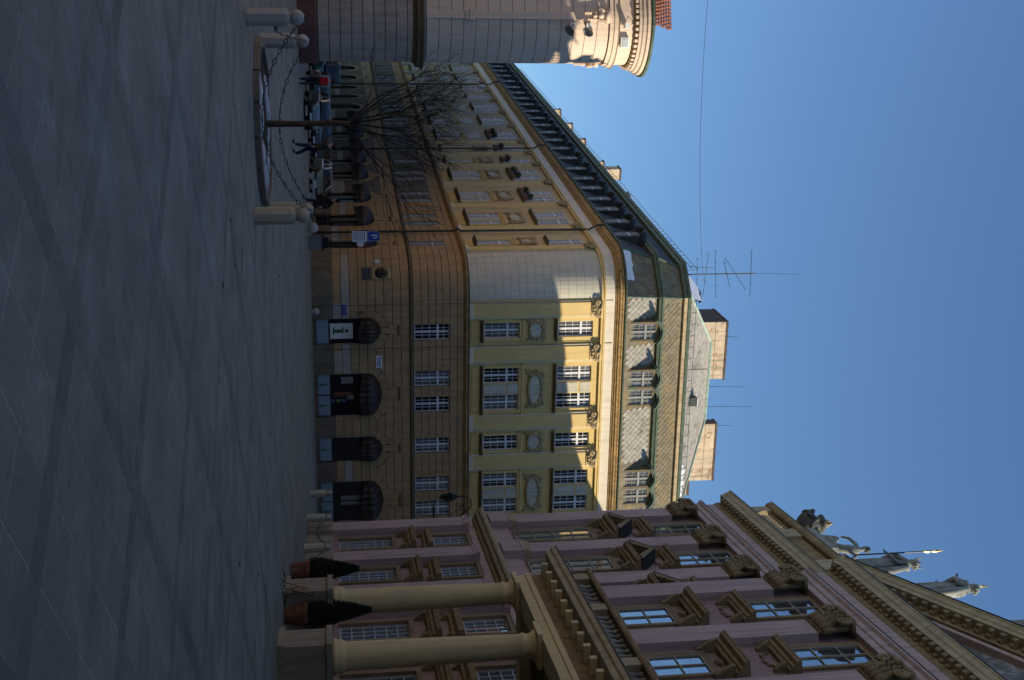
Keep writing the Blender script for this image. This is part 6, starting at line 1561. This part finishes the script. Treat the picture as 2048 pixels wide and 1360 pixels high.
def car(label, loc, rz, paint, kind='hatch', bright=None):
    t = thing('parked_car', label, 'car', loc, rz, 'cars parked in the street')
    if kind == 'van': L, W, hb, hr, c0, c1 = 4.7, 0.92, 1.15, 2.15, -2.25, 1.75
    else: L, W, hb, hr, c0, c1 = 4.1, 0.82, 0.92, 1.44, -1.85, 1.05
    h = L/2; b = MB()
    loft(b, [(-h, 0.42, hb-0.20, W*0.86, 0.10), (-h+0.12, 0.28, hb-0.04, W*0.95, 0.14), (-h*0.6, 0.20, hb, W, 0.14), (0, 0.18, hb, W, 0.14), (h*0.5, 0.20, hb-0.02, W, 0.14), (h*0.85, 0.24, hb-0.14, W*0.95, 0.14), (h-0.05, 0.32, hb-0.30, W*0.86, 0.12), (h, 0.40, hb-0.38, W*0.80, 0.08)]); b.obj('body', paint, t, smooth=True)
    g = MB(); loft(g, [(c0-0.05, hb-0.06, hb+0.02, W*0.90, 0.04), (c0+0.22, hb-0.06, hr-0.12, W*0.80, 0.16), (c0+0.6, hb-0.06, hr-0.03, W*0.78, 0.18), (c1-1.0, hb-0.06, hr-0.02, W*0.78, 0.18), (c1-0.75, hb-0.06, hr-0.08, W*0.78, 0.16), (c1+0.1, hb-0.06, hb+0.02, W*0.88, 0.04)]); g.obj('windows', 'glass', t, smooth=True)
    rf_ = MB(); loft(rf_, [(c0+0.25, hr-0.10, hr-0.05, W*0.70, 0.03), (c0+0.5, hr-0.08, hr, W*0.72, 0.05), (c1-1.1, hr-0.08, hr+0.01, W*0.72, 0.05), (c1-0.82, hr-0.12, hr-0.05, W*0.70, 0.03)]); rf_.obj('roof', paint, t, smooth=True)
    pl_ = MB()
    for sy in (-1, 1):
        for xa, xb in ((c0+0.1, c0+0.45), (c1-0.05, c1-0.82)): pl_.tube([(xa, sy*W*0.86, hb), (xb, sy*W*0.74, hr-0.05)], 0.035, 5)
        pl_.tube([(-0.35, sy*W*0.84, hb), (-0.35, sy*W*0.76, hr-0.05)], 0.035, 5)
    pl_.obj('pillars', bright or paint, t)
    for x in (-h*0.62, h*0.64):
        for y in (-W*0.86, W*0.86): wheel(t, x, y, 0.30)
    for sy in (-1, 1):
        MB().ball((h-0.10, sy*W*0.62, hb-0.36), 0.11, 10, 6, 1.2, 0.7).obj('headlight', 'lamp_lens', t, smooth=True)
        MB().ball((-h+0.06, sy*W*0.70, hb-0.22), 0.10, 8, 6, 0.7, 1.3).obj('tail_light', 'sign_red', t, smooth=True)
        MB().ball((c1-0.15, sy*(W+0.06), hb+0.06), 0.09, 8, 6, 1.2, 0.7).obj('mirror', paint, t, smooth=True)
    bp = MB(); bp.box(h-0.12, h+0.03, -W*0.82, W*0.82, 0.30, 0.42); bp.obj('bumper', 'rubber', t); bp = MB(); bp.box(-h-0.03, -h+0.1, -W*0.82, W*0.82, 0.30, 0.44); bp.obj('bumper', 'rubber', t)
    MB().box(h+0.031, h+0.04, -0.26, 0.26, 0.33, 0.44).obj('number_plate', 'sign_white', t)
    ws = MB(); ws.tube([(c1+0.05, -W*0.84, hb+0.02), (c1-0.78, -W*0.70, hr-0.06), (c1-0.80, W*0.70, hr-0.06), (c1+0.05, W*0.84, hb+0.02)], 0.022, 5); ws.obj('windscreen_trim', bright or 'chrome', t)
    return t
street = R(90 + 21.8)
car('silver hatchback parked nose-out beside the town hall corner', (-13.3, 70.6, 0), street + pi, 'paint_silver', bright='chrome')
car('black car parked behind the silver hatchback', (-15.8, 76.6, 0), street + pi, 'paint_dark', bright='chrome')
car('dark car with bright windscreen trim parked behind the bare tree', (-13.5, 79.5, 0), street + pi, 'paint_dark', bright='chrome')
car('pale green car parked against the ochre arcade wall', (-10.9, 80.4, 0), street + pi, 'paint_green', bright='frame_white')
car('dark blue car parked farther up the arcade wall', (-13.6, 86.5, 0), street + pi, 'paint_blue')
car('turquoise and blue van parked deep in the street by the town hall', (-19.4, 88.5, 0), street + pi, 'paint_turquoise', 'van')
car('dark car parked deep in the street beyond the van', (-17.0, 96.0, 0), street, 'paint_dark')
# pale stone bench block by the street corner
q = MB(); q.box(-0.75, 0.75, -0.22, 0.22, 0.36, 0.46); bn = q.obj('seat', 'bollard_stone', thing('stone_bench', 'low pale stone bench at the street corner behind the man in the hat', 'bench', (-9.0, 70.2, 0), R(12)))
for x in (-0.55, 0.55): MB().box(x-0.12, x+0.12, -0.18, 0.18, 0, 0.359).obj('leg', 'bollard_stone', bn.parent)
# overhead wire across the square
w0, w1 = Vector((-19.2, 63.2, 21.6)), Vector(fpt(-0.45, -4.0, 26.3)) + yb.location; pts = []
for i in range(41): u = i/40; p = w0.lerp(w1, u); p.z -= 0.35*(1 - (2*u-1)**2); pts.append(tuple(p - w0))
t = thing('overhead_wire', 'thin dark wire strung across the sky to the yellow building roof', 'wire', w0); MB().tube(pts, 0.012, 4).obj('cable', 'metal_dark', t)
MB().box(-0.05, 0.05, -0.05, 0.05, -2.6, 0.05).obj('anchor_post', 'metal_dark', t)

# round stone guard balls at the foot of the yellow building
for (x, y, r), l in zip(((-6.45, 68.6, 0.30), (-2.05, 77.1, 0.22)), ('round grey stone ball standing on the paving beside the parking sign', 'small round stone guard ball at the foot of the rounded corner')):
    t = thing('stone_ball', l, 'stone ball', (x, y, 0)); MB().ball((0, 0, r*1.12), r, 18, 12).obj('ball', 'bollard_stone', t, smooth=True); MB().lathe([(r*0.6, 0), (r*0.6, r*0.22), (r*0.45, r*0.3)], 14).obj('foot', 'bollard_stone', t)
